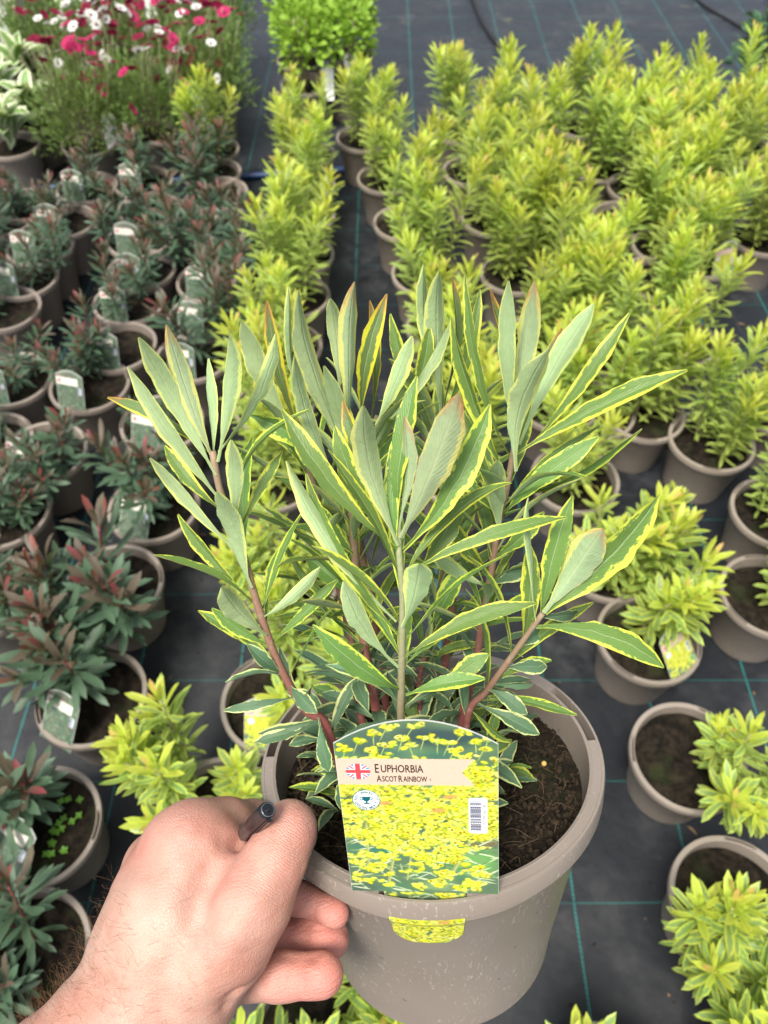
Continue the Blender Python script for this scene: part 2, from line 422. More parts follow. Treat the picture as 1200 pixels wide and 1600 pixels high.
def hose(name, pts, r, m, label, cat):
    P = spline(pts, 30); v, f, al = tube(P, r, 10)
    o = link(name, mesh(name, v, f, m, attrs={'along': al}))
    return tag(o, label, cat)
b0, b1, b2 = at_height(150, 289, 0.012), at_height(530, 266, 0.012), at_height(680, 247, 0.012)
hose('blue_edge_shine', [tuple(b0 - Vector((.5, .06, 0))), tuple(b0), tuple(b1), tuple(b2)], 0.012, M['blue'], 'thin blue tube standing for the shine along the overlapping fabric edge', 'fabric edge')  # shiny edge of the overlapping fabric sheet, built as a coloured tube
h0 = [at_height(x, y, 0.008) for x, y in ((728, -30), (752, 30), (772, 62), (800, 95), (840, 130))]
hose('drip_hose', [tuple(p) for p in h0], 0.010, M['hose'], 'black hose on the bare fabric above the middle rows', 'hose')
h0 = [at_height(x, y, 0.006) for x, y in ((1060, -25), (1100, 8), (1140, 32), (1180, 55), (1230, 80))]
hose('drip_hose', [tuple(p) for p in h0], 0.007, M['hose'], 'black hose on the bare fabric beside the purple plant', 'hose')

# ------------------------------------------------------------------ pots
POT_R, POT_H = 0.095, 0.145
def pot_mesh(n, slots, name):
    prof_out = [(0.0, 0.004), (0.060, 0.004), (0.066, 0.0), (0.0685, 0.002), (0.072, 0.03), (0.0865, 0.118), (0.0890, 0.1225), (0.0890, 0.1285), (0.0905, 0.1315),
                (0.0940, 0.1318), (0.0948, 0.1330), (0.0950, 0.1435), (0.0945, 0.1450), (0.0932, 0.1450)]
    prof_in = [(0.0884, 0.1450), (0.0868, 0.1445), (0.0862, 0.1420), (0.0835, 0.118), (0.069, 0.010), (0.0, 0.010)]
    V = []
    for k in range(n):
        th = 2 * math.pi * k / n
        deg = math.degrees(th) % 360
        cut = any((deg - a) % 360 < (b - a) for a, b in slots)
        zs = 0.1450 - (0.011 if cut else 0.0002)
        for r, z in prof_out + [(0.0929, zs), (0.0888, zs)] + prof_in: V.append((r * math.cos(th), r * math.sin(th), z))
    m = len(prof_out) + len(prof_in) + 2
    Fc = [(k * m + i, ((k + 1) % n) * m + i, ((k + 1) % n) * m + i + 1, k * m + i + 1) for k in range(n) for i in range(m - 1)]
    me = mesh(name, V, Fc, M['pot'])
    me.set_sharp_from_angle(angle=R(24)) if hasattr(me, 'set_sharp_from_angle') else None
    return me
# local x right, local y away from the viewer, so the front is -90 deg
pot_me = pot_mesh(72, [(-10, 12), (110, 132), (230, 252)], 'nursery_pot')

def soil_mesh(name, r, z, rings, n, amp, seed):
    g = np.random.default_rng(seed); V = [(0, 0, z)]
    for i in range(1, rings + 1):
        for k in range(n):
            th = 2 * math.pi * k / n; rr = r * i / rings
            V.append((rr * math.cos(th), rr * math.sin(th), z + g.normal(0, amp) + amp * 1.5 * math.sin(rr * 90 + 3 * th)))
    Fc = [(0, 1 + k, 1 + (k + 1) % n) for k in range(n)]
    for i in range(rings - 1):
        a = 1 + i * n; b = a + n
        Fc += [(a + k, b + k, b + (k + 1) % n, a + (k + 1) % n) for k in range(n)]
    return mesh(name, V, Fc, M['soil'])
soil_mes = [soil_mesh('compost', 0.0845, 0.122, 8, 28, 0.0018, s) for s in range(3)]

# ------------------------------------------------------------------ leaves
def leaf_geo(L, W, curv=0.12, fold=0.25, nv=5, nu=2, peak=0.66, base=0.10, twist=0.0, wavy=0.0, tipr=0.55):
    """flat leaf along +X, upper side +Z. returns verts, faces, uv"""
    V, UV = [], []
    a = tipr * peak / (1 - peak)
    norm = (peak ** a) * ((1 - peak) ** tipr)
    for i in range(nv + 1):
        v = i / nv
        wv = W * 0.5 * max((v ** a) * ((1 - v) ** tipr) / norm, base * (1 - v) ** 0.3 if v < 0.97 else 0.0)
        wv = max(wv, 0.0004)
        x = v * L; zc = 4 * curv * L * v * (1 - v)
        tw = twist * v
        for j in range(nu + 1):
            s = 2 * j / nu - 1
            yy = s * wv
            zz = fold * abs(yy) + wavy * W * math.sin(v * 19 + s * 2) * abs(s)
            y2 = yy * math.cos(tw) - zz * math.sin(tw); z2 = yy * math.sin(tw) + zz * math.cos(tw)
            V.append((x, y2, zc + z2)); UV.append((j / nu, v))
    Fc = [(i * (nu + 1) + j, (i + 1) * (nu + 1) + j, (i + 1) * (nu + 1) + j + 1, i * (nu + 1) + j + 1) for i in range(nv) for j in range(nu)]
    return np.array(V), Fc, np.array(UV)
def frame(p, d, n):
    """4x4 with X along d, Z near n, at p"""
    d = nrm(d); n = nrm(np.asarray(n, float) - d * np.dot(n, d)); y = np.cross(n, d)
    m = np.eye(4); m[:3, 0], m[:3, 1], m[:3, 2], m[:3, 3] = d, y, n, p
    return m

KIND = {
    'yellow': dict(mat='yellow_leaf', stem='stem_y', L=(0.048, 0.066), W=0.0105, peak=0.62, n=44, len=(0.15, 0.22), ang=(92, 60, 20), rad=0.0023, lean=0.32),
    'dark': dict(mat='dark_leaf', stem='stem_d', L=(0.052, 0.074), W=0.0104, peak=0.66, n=30, len=(0.11, 0.16), ang=(95, 70, 22), rad=0.0025, lean=0.45),
    'yellow_far': dict(mat='yellow_leaf', stem='stem_y', L=(0.048, 0.068), W=0.0080, peak=0.60, n=62, len=(0.18, 0.28), ang=(88, 58, 20), rad=0.0022, lean=0.19),
    'dark_far': dict(mat='dark_leaf', stem='stem_d', L=(0.044, 0.062), W=0.0082, peak=0.64, n=38, len=(0.10, 0.16), ang=(95, 68, 22), rad=0.0022, lean=0.35),
}
def variants(kind, nv):
    k = KIND[kind]; out = {}
    for t, tint in (('low', 0.0), ('mid', 0.12), ('top', 0.6), ('tip', 1.0)):
        out[t] = []
        for i in range(4):
            r = np.random.default_rng(i + 5)
            v, f, uv = leaf_geo(1.0, k['W'] / np.mean(k['L']) * r.uniform(0.85, 1.2), r.uniform(0.02, 0.10) * (1 if i < 3 else -1), r.uniform(0.15, 0.45), nv, 2, k['peak'], 0.12, r.uniform(-0.4, 0.4), 0.0, 0.5)
            out[t].append((v, f, uv, tint))
    return out
VAR = {k: variants(k, 6) for k in KIND}
VAR_ME = {k: {t: [mesh('leaf', v, f, M[KIND[k]['mat']], uv, True, {'tint': np.full(len(v), tint)}) for v, f, uv, tint in lst] for t, lst in d.items()} for k, d in VAR.items() if 'far' not in k}

def shoot_plan(kind, r, length=None):
    """one shoot along local +Z from the origin: stem path and list of (variant type, idx, 4x4)"""
    k = KIND[kind]; L = length or r.uniform(*k['len'])
    bend = r.normal(0, 0.012, 2)
    path = np.array([(bend[0] * s * s, bend[1] * s * s, L * s) for s in np.linspace(0, 1, 7)])
    leaves = []; n = int(k['n'] * L / np.mean(k['len'])); az = r.uniform(0, 6.28)
    for i in range(n):
        s = 0.08 + 0.92 * (i / (n - 1)) ** 0.85
        az += R(137.5) + r.normal(0, 0.15)
        a0_, a1_, a2_ = k['ang']
        ang = R(np.interp(s, [0, 0.6, 0.85, 1.0], [a0_, a1_, 45, a2_])) + r.normal(0, 0.13)
        ll = r.uniform(*k['L']) * np.interp(s, [0, 0.25, 0.75, 0.92, 1.0], [0.55, 0.85, 1.05, 0.92, 0.62])
        p = np.array([np.interp(s, np.linspace(0, 1, 7), path[:, c]) for c in range(3)])
        rad = np.array([math.cos(az), math.sin(az), 0]); up = np.array([0, 0, 1.0])
        d = math.cos(ang) * up + math.sin(ang) * rad
        n_ = up - d * d[2] if ang > 0.3 else -rad
        n_ = nrm(n_) + r.normal(0, 0.15, 3)
        t = 'low' if s < 0.55 else 'mid' if s < 0.82 else 'top' if s < 0.93 else ('tip' if r.random() < (0.3 if 'yellow' in kind else 0.7) else 'top')
        m = frame(p, d, n_); m[:3, :3] *= ll
        leaves.append((t, int(r.integers(4)), m))
    return path, leaves
def shoot_joined(kind, seed):
    r = np.random.default_rng(seed); path, leaves = shoot_plan(kind, r); acc = Acc(); k = KIND[kind]
    v, f, al = tube(path, np.linspace(k['rad'], k['rad'] * 0.6, len(path)), 6)
    acc.add(v, f, None, al, 1)
    for t, i, m in leaves:
        v, f, uv, tint = VAR[kind][t][i]
        acc.add(v @ m[:3, :3].T + m[:3, 3], f, uv, tint, 0)
    return acc.build('shoot', [M[k['mat']], M[k['stem']]])
SHOOT = {k: [shoot_joined(k, 100 + i) for i in range(9)] for k in KIND if 'far' in k}
def stem_only(kind, path):
    k = KIND[kind]
    v, f, al = tube(path, np.linspace(k['rad'], k['rad'] * 0.6, len(path)), 7)
    return mesh('stem', v, f, M[k['stem']], attrs={'along': al})

def shoot_matrix(r, kind, spread=0.045):
    k = KIND[kind]
    rr = spread * math.sqrt(r.uniform(0.02, 1)); th = r.uniform(0, 6.283)
    base = Vector((rr * math.cos(th), rr * math.sin(th), 0.120))
    ln = k['lean'] * (rr / spread) * r.uniform(0.6, 1.3)
    axis = Vector((-math.sin(th), math.cos(th), 0))
    return Matrix.Translation(base) @ Matrix.Rotation(ln, 4, axis) @ Matrix.Rotation(r.uniform(0, 6.28), 4, 'Z') @ Matrix.Scale(r.uniform(0.82, 1.12), 4)

def potted(kind, px, py, seed, near, label, group, n_shoots=None, off=(0, 0), hgt=1.0, spread=0.045):
    """potted plant whose rim centre is seen at px, py"""
    r = np.random.default_rng(seed)
    p = at_height(px, py, POT_H)
    name = {'yellow': 'variegated_euphorbia', 'dark': 'dark_euphorbia'}[kind]
    hgt *= r.uniform(0.84, 1.14)
    root = empty(name, Matrix.Translation((p.x, p.y, 0.0)) @ Matrix.Rotation(r.uniform(0, 6.28), 4, 'Z') @ Matrix.Rotation(r.normal(0, 0.02), 4, 'X'))
    tag(root, label, 'potted plant', group)
    link('pot', pot_me, root); link('compost', soil_mes[seed % 3], root, Matrix.Rotation(r.uniform(0, 6), 4, 'Z'))
    n = n_shoots or int((r.integers(7, 10) if near else r.integers(6, 9)) if kind == 'yellow' else (r.integers(6, 9) if near else r.integers(4, 6)))
    oz = root.matrix_local.inverted().to_3x3() @ Vector((off[0], off[1], 0))
    for i in range(n):
        m = Matrix.Translation(oz) @ shoot_matrix(r, kind if near else kind + '_far', spread) @ Matrix.Scale(hgt, 4)
        if near:
            path, leaves = shoot_plan(kind, np.random.default_rng(seed * 31 + i))
            st = link('stem', stem_only(kind, path), root, m)
            for t, j, lm in leaves:
                link('leaf', VAR_ME[kind][t][j], st, Matrix(lm.tolist()))
        else:
            link('shoot', SHOOT[kind + '_far'][int(r.integers(9))], root, m)
    return root
# ------------------------------------------------------------------ printed plant labels
LW, LH, LARC = 0.0672, 0.0895, 0.0125
def lin(c):
    c = np.asarray(c, float) / 255.0
    return np.where(c <= 0.04045, c / 12.92, ((c + 0.055) / 1.055) ** 2.4)
class Paint:
    """small flat-print painter; coordinates in mm, origin bottom left of the card"""
    def __init__(s, res, w_mm, h_mm, base):
        s.k = res; s.w, s.h = int(w_mm * res) + 1, int(h_mm * res) + 1
        s.a = np.empty((s.h, s.w, 3)); s.a[:] = base
        s.yy, s.xx = np.mgrid[0:s.h, 0:s.w] / res
    def ell(s, x, y, rx, ry, c, ang=0.0, soft=0.15, op=1.0):
        m = max(rx, ry) * 1.3 + 0.3; k = s.k
        i0, i1, j0, j1 = max(0, int((y - m) * k)), min(s.h, int((y + m) * k) + 1), max(0, int((x - m) * k)), min(s.w, int((x + m) * k) + 1)
        if i1 <= i0 or j1 <= j0: return
        dx, dy = s.xx[i0:i1, j0:j1] - x, s.yy[i0:i1, j0:j1] - y
        u = dx * math.cos(ang) + dy * math.sin(ang); v = -dx * math.sin(ang) + dy * math.cos(ang)
        d = np.sqrt((u / rx) ** 2 + (v / ry) ** 2)
        f = (np.clip((1 + soft - d) / (2 * soft), 0, 1) * op)[..., None]
        s.a[i0:i1, j0:j1] = s.a[i0:i1, j0:j1] * (1 - f) + np.asarray(c, float) * f
    def seg(s, x0, y0, x1, y1, wd, c, op=1.0):
        L = math.hypot(x1 - x0, y1 - y0)
        s.ell((x0 + x1) / 2, (y0 + y1) / 2, L / 2, wd / 2, c, math.atan2(y1 - y0, x1 - x0), 0.2, op)
    def bar(s, x0, y0, x1, y1, wd, c):
        n = nrm([x1 - x0, y1 - y0]); dx, dy = s.xx - x0, s.yy - y0
        al = dx * n[0] + dy * n[1]; ac = np.abs(-dx * n[1] + dy * n[0])
        L = math.hypot(x1 - x0, y1 - y0)
        s.a[(al >= 0) & (al <= L) & (ac <= wd / 2)] = c
    def mask(s, m, c): s.a[m] = c
    def sample(s, x, y):
        i = np.clip((y * s.k), 0, s.h - 1.001); j = np.clip(x * s.k, 0, s.w - 1.001)
        i0, j0 = i.astype(int), j.astype(int); fi, fj = (i - i0)[:, None], (j - j0)[:, None]
        a = s.a
        return (a[i0, j0] * (1 - fj) + a[i0, j0 + 1] * fj) * (1 - fi) + (a[i0 + 1, j0] * (1 - fj) + a[i0 + 1, j0 + 1] * fj) * fi

def bloom(P, g, x, y, n, sp):
    for _ in range(n):
        bx, by = x + g.normal(0, sp), y + g.normal(0, sp * 0.42)
        c = np.array([238, 232, 52]) + g.normal(0, 8) + np.array([g.normal(-4, 6), g.normal(0, 3), g.uniform(0, 70)])
        P.ell(bx, by, g.uniform(1.1, 2.1), g.uniform(0.6, 1.15), np.clip(c - np.array([80, 58, 40]), 0, 255), g.normal(0, .5), 0.2, .85)
        P.ell(bx, by + .15, g.uniform(1.0, 1.9), g.uniform(0.5, 1.0), np.clip(c, 0, 255), g.normal(0, .5), 0.25)
        if g.random() < 0.09:
            P.ell(bx, by, 0.60, 0.44, (112, 70, 16), 0, 0.3); P.ell(bx, by + .05, 0.3, 0.2, (225, 190, 30), 0, 0.4)
def paint_yellow(res, seed=3, text=True):
    H = (LH + LARC) * 1000; W = LW * 1000
    g = np.random.default_rng(seed); P = Paint(res, W, H, (96, 122, 92))
    P.a[:] += (g.normal(0, 1, (P.h, P.w, 1)) * 5)
    for _ in range(60):                                    # out-of-focus garden
        c = [(70, 92, 84), (88, 132, 96), (112, 152, 96), (150, 178, 120), (70, 110, 98)][int(g.integers(5))]
        P.ell(g.uniform(0, W), g.uniform(0, H), g.uniform(4, 9), g.uniform(2, 5), c, 0, 0.7, 0.7)
    P.ell(W * .66, H * .91, 20, 5.5, (62, 84, 82), 0, .5, .95); P.ell(W * .2, H * .9, 9, 5, (84, 108, 92), 0, .5, .9)
    P.ell(W * .85, 20, 10, 9, (116, 176, 92), 0, .5, .9); P.ell(W * .22, 27, 14, 5, (66, 128, 108), 0, .5, .8)
    P.ell(W * .88, 33, 8, 2.4, (150, 88, 70), 0, .5, .7)
    for _ in range(240):                                   # pale edged leaves low down
        x, y, a, L = g.uniform(0, W), g.uniform(1, 40), g.normal(0, .5), g.uniform(4, 11)
        if g.random() < .5: a += math.pi
        c = [(206, 220, 168), (128, 160, 108), (90, 128, 84), (226, 232, 196)][int(g.integers(4))]
        P.seg(x, y, x + L * math.cos(a), y + L * math.sin(a), g.uniform(.5, 1.3), c, .85)
    for x0, y0, x1, y1, w_ in ((17, 3, 24, 40, 1.5), (24, 40, 38, 72, 1.5), (47, 14, 56, 36, 1.8), (9, 14, 10, 44, 1.5), (26, 8, 29, 26, 0.9)):
        P.bar(x0, y0, x1, y1, w_, (156, 168, 98)); P.bar(x0 + .3, y0, x1 + .3, y1, w_ * .35, (186, 192, 128))
    for _ in range(300): bloom(P, g, g.uniform(-1, W + 1), g.uniform(36, 82), 9, g.uniform(1.6, 3.4))
    for _ in range(44): bloom(P, g, g.uniform(4, 52), g.uniform(22, 38), 8, g.uniform(1.5, 3.0))
    for _ in range(40): bloom(P, g, g.uniform(0, 62), g.uniform(2, 24), 7, g.uniform(1.2, 2.2))
    for _ in range(10): bloom(P, g, g.uniform(48, 66), g.uniform(30, 48), 7, 2)
    for _ in range(190):                                    # gaps and shadows between the heads
        P.ell(g.uniform(0, W), g.uniform(30, 80), g.uniform(.4, 1.2), g.uniform(.25, .6), [(92, 110, 60), (146, 150, 46), (120, 140, 70)][int(g.integers(3))], g.normal(0, .5), .4, .8)
    for x, y in ((19, 56), (42, 52), (47, 60)): P.ell(x, y, 3.2, 1.3, (204, 158, 92), .1, .3, .85)
    top = [(5, 88), (11, 92), (17, 96), (23, 99), (29, 93), (34, 99.5), (38, 94), (43, 92), (48, 91), (54, 96), (58, 92), (62, 88), (63, 94), (31, 89), (22, 90), (15, 87), (50, 87)]
    for x, y in top:
        P.seg(x, y, x - 2 + g.normal(0, 2), y - 8, .45, (186, 204, 110), .9)
    for x, y in top: bloom(P, g, x, y - 1, 7, 1.5)
    if text or True:
        b0, b1 = 66.6, 81.2                                # kraft ribbon with swallow tail
        tail = 57.5 - 5.2 * (1 - np.abs(P.yy - (b0 + b1) / 2) / ((b1 - b0) / 2))
        m = (P.yy > b0) & (P.yy < b1) & (P.xx < tail)
        P.mask(m, (222, 196, 174)); P.a[m] += g.normal(0, 7, (int(m.sum()), 1))
        # flag: oval of red, white and blue
        cx, cy, rx, ry = 9.0, 74.0, 5.2, 4.4
        ov = ((P.xx - cx) / rx) ** 2 + ((P.yy - cy) / ry) ** 2 < 1
        dx, dy = P.xx - cx, (P.yy - cy) * rx / ry
        diag = np.minimum(np.abs(dx - dy), np.abs(dx + dy)) / 1.414
        P.mask(ov, (74, 132, 200)); P.mask(ov & (diag < 1.0), (240, 238, 236)); P.mask(ov & (diag < 0.38), (226, 84, 92))
        cr = np.minimum(np.abs(dx), np.abs(dy)); P.mask(ov & (cr < 1.7), (240, 238, 236)); P.mask(ov & (cr < 1.05), (232, 78, 84))
        # barcode sticker
        x0, x1, y0, y1 = 54.6, 62.6, 38.6, 59.6
        rr = np.maximum(np.abs(P.xx - (x0 + x1) / 2) - (x1 - x0) / 2 + 1.3, 0) ** 2 + np.maximum(np.abs(P.yy - (y0 + y1) / 2) - (y1 - y0) / 2 + 1.3, 0) ** 2 < 1.3 ** 2
        P.mask(rr, (244, 247, 250))
        y = y0 + 1.8
        while y < y1 - 2.0:
            h_ = g.choice([.18, .3, .45, .62]); c = (56, 52, 72) if h_ < .5 else (84, 88, 112)
            P.mask((P.xx > x0 + .7) & (P.xx < x0 + 5.4) & (P.yy > y) & (P.yy < y + h_), c); y += h_ + g.choice([.16, .26, .42])
        # round award emblem
        cx, cy, rx = 11.2, 57.6, 6.0
        d = np.hypot(P.xx - cx, P.yy - cy)
        P.mask(d < rx, (18, 92, 116)); P.mask(d < rx - .35, (246, 248, 246))
        dx, dy = P.xx - cx, P.yy - cy                      # trophy
        cup = (dy < 1.9) & (dy > -.7) & (np.abs(dx) < 1.9 - (1.9 - dy) ** 2 * .16)
        stem_ = (dy <= -.5) & (dy > -1.7) & (np.abs(dx) < .35); foot = (dy <= -1.6) & (dy > -2.3) & (np.abs(dx) < 1.15)
        hd = np.abs(np.hypot((np.abs(dx) - 1.9) / .75, (dy - .95) / .85) - 1) < .24
        P.mask(cup | stem_ | foot | hd, (10, 98, 110))
    return P
def paint_dark(res, seed=5):
    H = (LH + LARC) * 1000; W = LW * 1000
    g = np.random.default_rng(seed); P = Paint(res, W, H, (70, 92, 74))
    for _ in range(220):
        x, y, a = g.uniform(0, W), g.uniform(0, 84), g.uniform(0, 3.14)
        c = [(96, 128, 96), (58, 82, 62), (126, 156, 118), (44, 60, 50), (112, 70, 66)][int(g.integers(5))]
        P.seg(x, y, x + 9 * math.cos(a), y + 9 * math.sin(a), g.uniform(1.2, 2.6), c)
    for _ in range(40): P.ell(g.uniform(0, W), g.uniform(82, 102), g.uniform(2, 4), g.uniform(1, 2.4), [(150, 82, 92), (96, 110, 84), (176, 120, 122), (120, 140, 104)][int(g.integers(4))], g.normal(0, .5), .3)
    P.a += (np.array([150, 165, 145]) - P.a) * .35
    m = (P.yy > 66) & (P.yy < 84) & (P.xx < 54); P.mask(m, (244, 238, 224))
    P.ell(8, 75, 4.5, 4, (214, 120, 124)); P.ell(8, 75, 1.5, 3.6, (226, 84, 92))
    P.mask((np.abs(P.xx - 58) < 4) & (np.abs(P.yy - 55) < 9), (232, 238, 246))
    for y in np.arange(48, 63, 1.1): P.mask((np.abs(P.xx - 57) < 2.6) & (np.abs(P.yy - y) < .35), (120, 126, 150))
    P.seg(14, 75, 40, 75, 1.2, (150, 130, 110), .6)
    return P
def label_mesh(name, P, nx, ny, border=True, bow=0.0):
    V, C = [], []
    for i in range(ny + 1):
        for j in range(nx + 1):
            x = (j / nx - .5) * LW; top = LH + LARC * (1 - (2 * x / LW) ** 2)
            V.append((x, i / ny * top, -bow * x * x))
    V = np.array(V); c = P.sample((V[:, 0] + LW / 2) * 1000, V[:, 1] * 1000)
    if border:
        j = np.tile(np.arange(nx + 1), ny + 1); i = np.repeat(np.arange(ny + 1), nx + 1)
        e = (i >= ny - 1) | (j == 0) | (j == nx); c[e] = c[e] * .25 + np.array((238, 240, 232)) * .75
    Fc = [(i * (nx + 1) + j, i * (nx + 1) + j + 1, (i + 1) * (nx + 1) + j + 1, (i + 1) * (nx + 1) + j) for i in range(ny) for j in range(nx)]
    n0 = len(V); bx, by = 12, 6; B = []
    for i in range(by + 1):                                # plain back of the card, 0.5 mm behind
        for j in range(bx + 1):
            x = (j / bx - .5) * LW; B.append((x, i / by * (LH + LARC * (1 - (2 * x / LW) ** 2)), -bow * x * x - .0005))
    Fc += [(n0 + i * (bx + 1) + j, n0 + (i + 1) * (bx + 1) + j, n0 + (i + 1) * (bx + 1) + j + 1, n0 + i * (bx + 1) + j + 1) for i in range(by) for j in range(bx)]
    V = np.vstack([V, B]); c = np.vstack([c, np.full((len(B), 3), 225.0)])
    me = mesh(name, V, Fc, M['print'])
    at = me.attributes.new('Col', 'FLOAT_COLOR', 'POINT')
    at.data.foreach_set('color', np.hstack([lin(np.clip(c, 0, 255)), np.ones((len(c), 1))]).astype(np.float32).ravel())
    return me
PY = paint_yellow(6.0)
small_yellow = label_mesh('plant_label', PY, 44, 60)
small_dark = label_mesh('plant_label', paint_dark(3.0), 44, 60)
white_tag_me = mesh('white_tag', [(-.02, 0, 0), (.02, 0, 0), (.02, .085, 0), (.012, .095, 0), (-.012, .095, 0), (-.02, .085, 0), (-.02, 0, -.0008), (.02, 0, -.0008), (.02, .085, -.0008), (.012, .095, -.0008), (-.012, .095, -.0008), (-.02, .085, -.0008)],
                    [(0, 1, 2, 3, 4, 5), (11, 10, 9, 8, 7, 6)] + [(i, i + 6, (i + 1) % 6 + 6, (i + 1) % 6) for i in range(6)], M['white'], smooth=False)
def stick_label(px, py, az, recline, me, label, group, scale=1.0, sink=0.012):
    """card standing in the rim of the pot whose rim centre is seen at px, py; az 0 = side nearest the viewer, + = to the right"""
    p = at_height(px, py, POT_H)
    out = Vector((math.sin(az), -math.cos(az), 0)); xr = Vector((math.cos(az), math.sin(az), 0))
    up = (Vector((0, 0, 1)) * math.cos(recline) - out * math.sin(recline)).normalized()
    n = xr.cross(up)
    m = Matrix((xr, up, n)).transposed().to_4x4()
    m.translation = Vector((p.x, p.y, POT_H)) + out * 0.083 - up * sink
    o = link('plant_label', me, None, m @ Matrix.Scale(scale, 4))
    return tag(o, label, 'plant label', group)

# ------------------------------------------------------------------ the rows of potted euphorbias
ORD = ['first', 'second', 'third', 'fourth', 'fifth', 'sixth', 'seventh', 'eighth', 'ninth', 'tenth', 'eleventh', 'twelfth', 'thirteenth']
def row(kind, where, group, items, near_n=0, seed0=0, **kw):
    noun = {'yellow': 'variegated euphorbia', 'dark': 'dark red-stemmed euphorbia'}[kind]
    for i, it in enumerate(items):
        x, y = it[:2]; opt = it[2] if len(it) > 2 else {}
        lab = opt.pop('label', None) or f'{noun}, {ORD[i]} pot from the front {where}'
        tg = opt.pop('tag', None); tl = opt.pop('tl', None)
        potted(kind, x, y, seed0 + i, i < near_n, lab, group, **{**kw, **opt})
        if tg:
            me = small_yellow if kind == 'yellow' else small_dark
            stick_label(x, y, R(tg[0]), R(tg[1]), me, ('yellow' if kind == 'yellow' else 'dark green') + ' picture label in ' + (tl or f'{ORD[i]} pot from front ' + where.replace('the ', '')), group + ' labels')
YG, DG = 'variegated euphorbias in rows', 'dark euphorbias in rows'
row('yellow', 'in the column left of the dark gap', YG, [
    (498, 1628, dict(label='variegated euphorbia below the hand at the picture edge', off=(-.03, .02))),
    (345, 1275, dict(label='variegated euphorbia just behind the hand', off=(.025, .035), n_shoots=9, spread=.06)),
    (425, 1095, dict(label='variegated euphorbia beside the held pot with label on its front', off=(-.055, .05), n_shoots=8, tag=(-4, 40), tl='pot just left of the held pot')),
    (455, 905, dict(off=(0, .02))), (428, 745), (430, 632), (445, 540), (461, 462), (469, 395), (474, 338), (477, 287), (479, 240)], 4, 300)
row('yellow', 'in the column right of the dark gap', YG, [
    (716, 735), (708, 610), (692, 510), (664, 424), (632, 347), (606, 277), (569, 214)], 0, 350)
row('yellow', 'along the open right-hand side', YG, [
    (945, 1730, dict(hgt=1.15, label='variegated euphorbia whose tips show at the bottom edge')),
    (1225, 1690, dict(label='variegated euphorbia at the bottom right corner')),
    (1150, 1412, dict(label='variegated euphorbia in the large pot at lower right', off=(.05, .075), hgt=1.05, n_shoots=9)),
    (1078, 1180, dict(label='variegated euphorbia behind the lower right pot', off=(.06, .05), hgt=1.05, n_shoots=9)),
    (1014, 995, dict(label='variegated euphorbia with a yellow label on its rim right of the held plant', off=(-.025, .045), hgt=1.05, n_shoots=9, tag=(36, 40), tl='pot right of the held plant')),
    (1205, 930, dict(label='sprawling variegated euphorbia at the right edge', off=(-.03, .05))),
    (1215, 800), (1112, 688, dict(off=(.0, .02))), (1228, 640)], 6, 380)
row('yellow', 'in the first column of the right block', YG, [
    (955, 875), (900, 745), (872, 630), (845, 528), (805, 428), (768, 340), (738, 266), (713, 203)], 1, 410)
row('yellow', 'in the second column of the right block', YG, [
    (1005, 640), (955, 548), (912, 445), (870, 356), (838, 276), (808, 208)], 0, 440)
row('yellow', 'in the third column of the right block', YG, [
    (1062, 530), (1020, 432), (974, 340), (934, 260), (903, 194)], 0, 470)
row('yellow', 'in the fourth column of the right block', YG, [
    (1100, 402, dict(tag=(20, 12))), (1046, 312, dict(tag=(0, 12))), (1004, 236)], 0, 490)
row('yellow', 'in the fifth column of the right block', YG, [
    (1192, 368), (1126, 282), (1062, 196)], 0, 510)
row('yellow', 'in the right-most column of the right block', YG, [
    (1228, 300), (1156, 226)], 0, 530)
row('yellow', 'between the first and second right columns', YG, [
    (930, 640, dict(n_shoots=6)), (892, 492), (850, 392), (800, 306), (770, 236)], 0, 540)
row('yellow', 'between the third and fourth right columns', YG, [
    (1040, 384), (1000, 290), (962, 222)], 0, 560)
row('yellow', 'in the line towards the purple plant', YG, [
    (1084, 340), (1082, 250)], 0, 570)
row('dark', 'along the fabric path', DG, [
    (35, 1500, dict(label='dark euphorbia at the bottom left corner')),
    (62, 1288, dict(label='dark euphorbia in the pot left of the wrist with weed sprouts', off=(-.06, .03), tag=(-30, 55), tl='pot left of the wrist')),
    (140, 1090, dict(off=(-.055, .04), hgt=1.35, n_shoots=8, spread=.06, tag=(-28, 38))), (178, 912, dict(off=(-.05, .04), hgt=1.35, n_shoots=8, spread=.06, tag=(-20, 38))),
    (240, 790, dict(off=(-.04, .03), hgt=1.1, tag=(-20, 38))), (252, 660, dict(tag=(-15, 30), off=(-.02, 0), n_shoots=4, hgt=.7)),
    (303, 556, dict(off=(-.055, .03), tag=(-10, 18))), (317, 494, dict(off=(-.05, .03), tag=(-12, 20))), (328, 440, dict(off=(-.05, .03), tag=(-12, 20))),
    (340, 392, dict(off=(-.05, .03), tag=(-12, 20))), (346, 350, dict(off=(-.04, .03), tag=(-8, 15))), (340, 300, dict(hgt=1.15, n_shoots=5)), (330, 268, dict(hgt=1.2, n_shoots=5))], 5, 600, hgt=1.05)
row('dark', 'in the second column from the path', DG, [
    (-20, 930, dict(off=(-.01, .02))), (5, 800), (68, 705, dict(off=(0, .04), tag=(-28, 30))), (140, 600, dict(n_shoots=5, off=(-.02, .035), tag=(-15, 22))), (190, 540, dict(n_shoots=4, off=(-.03, .035), tag=(-12, 20))), (200, 470, dict(off=(-.03, .035), tag=(-10, 18))), (222, 420, dict(off=(-.04, .02), tag=(-10, 18))), (218, 372, dict(off=(-.04, .035), tag=(-8, 15))), (232, 325, dict(off=(-.05, .03), tag=(-10, 18))), (222, 282, dict(off=(-.045, .03), tag=(-10, 18)))], 3, 640, hgt=.92)
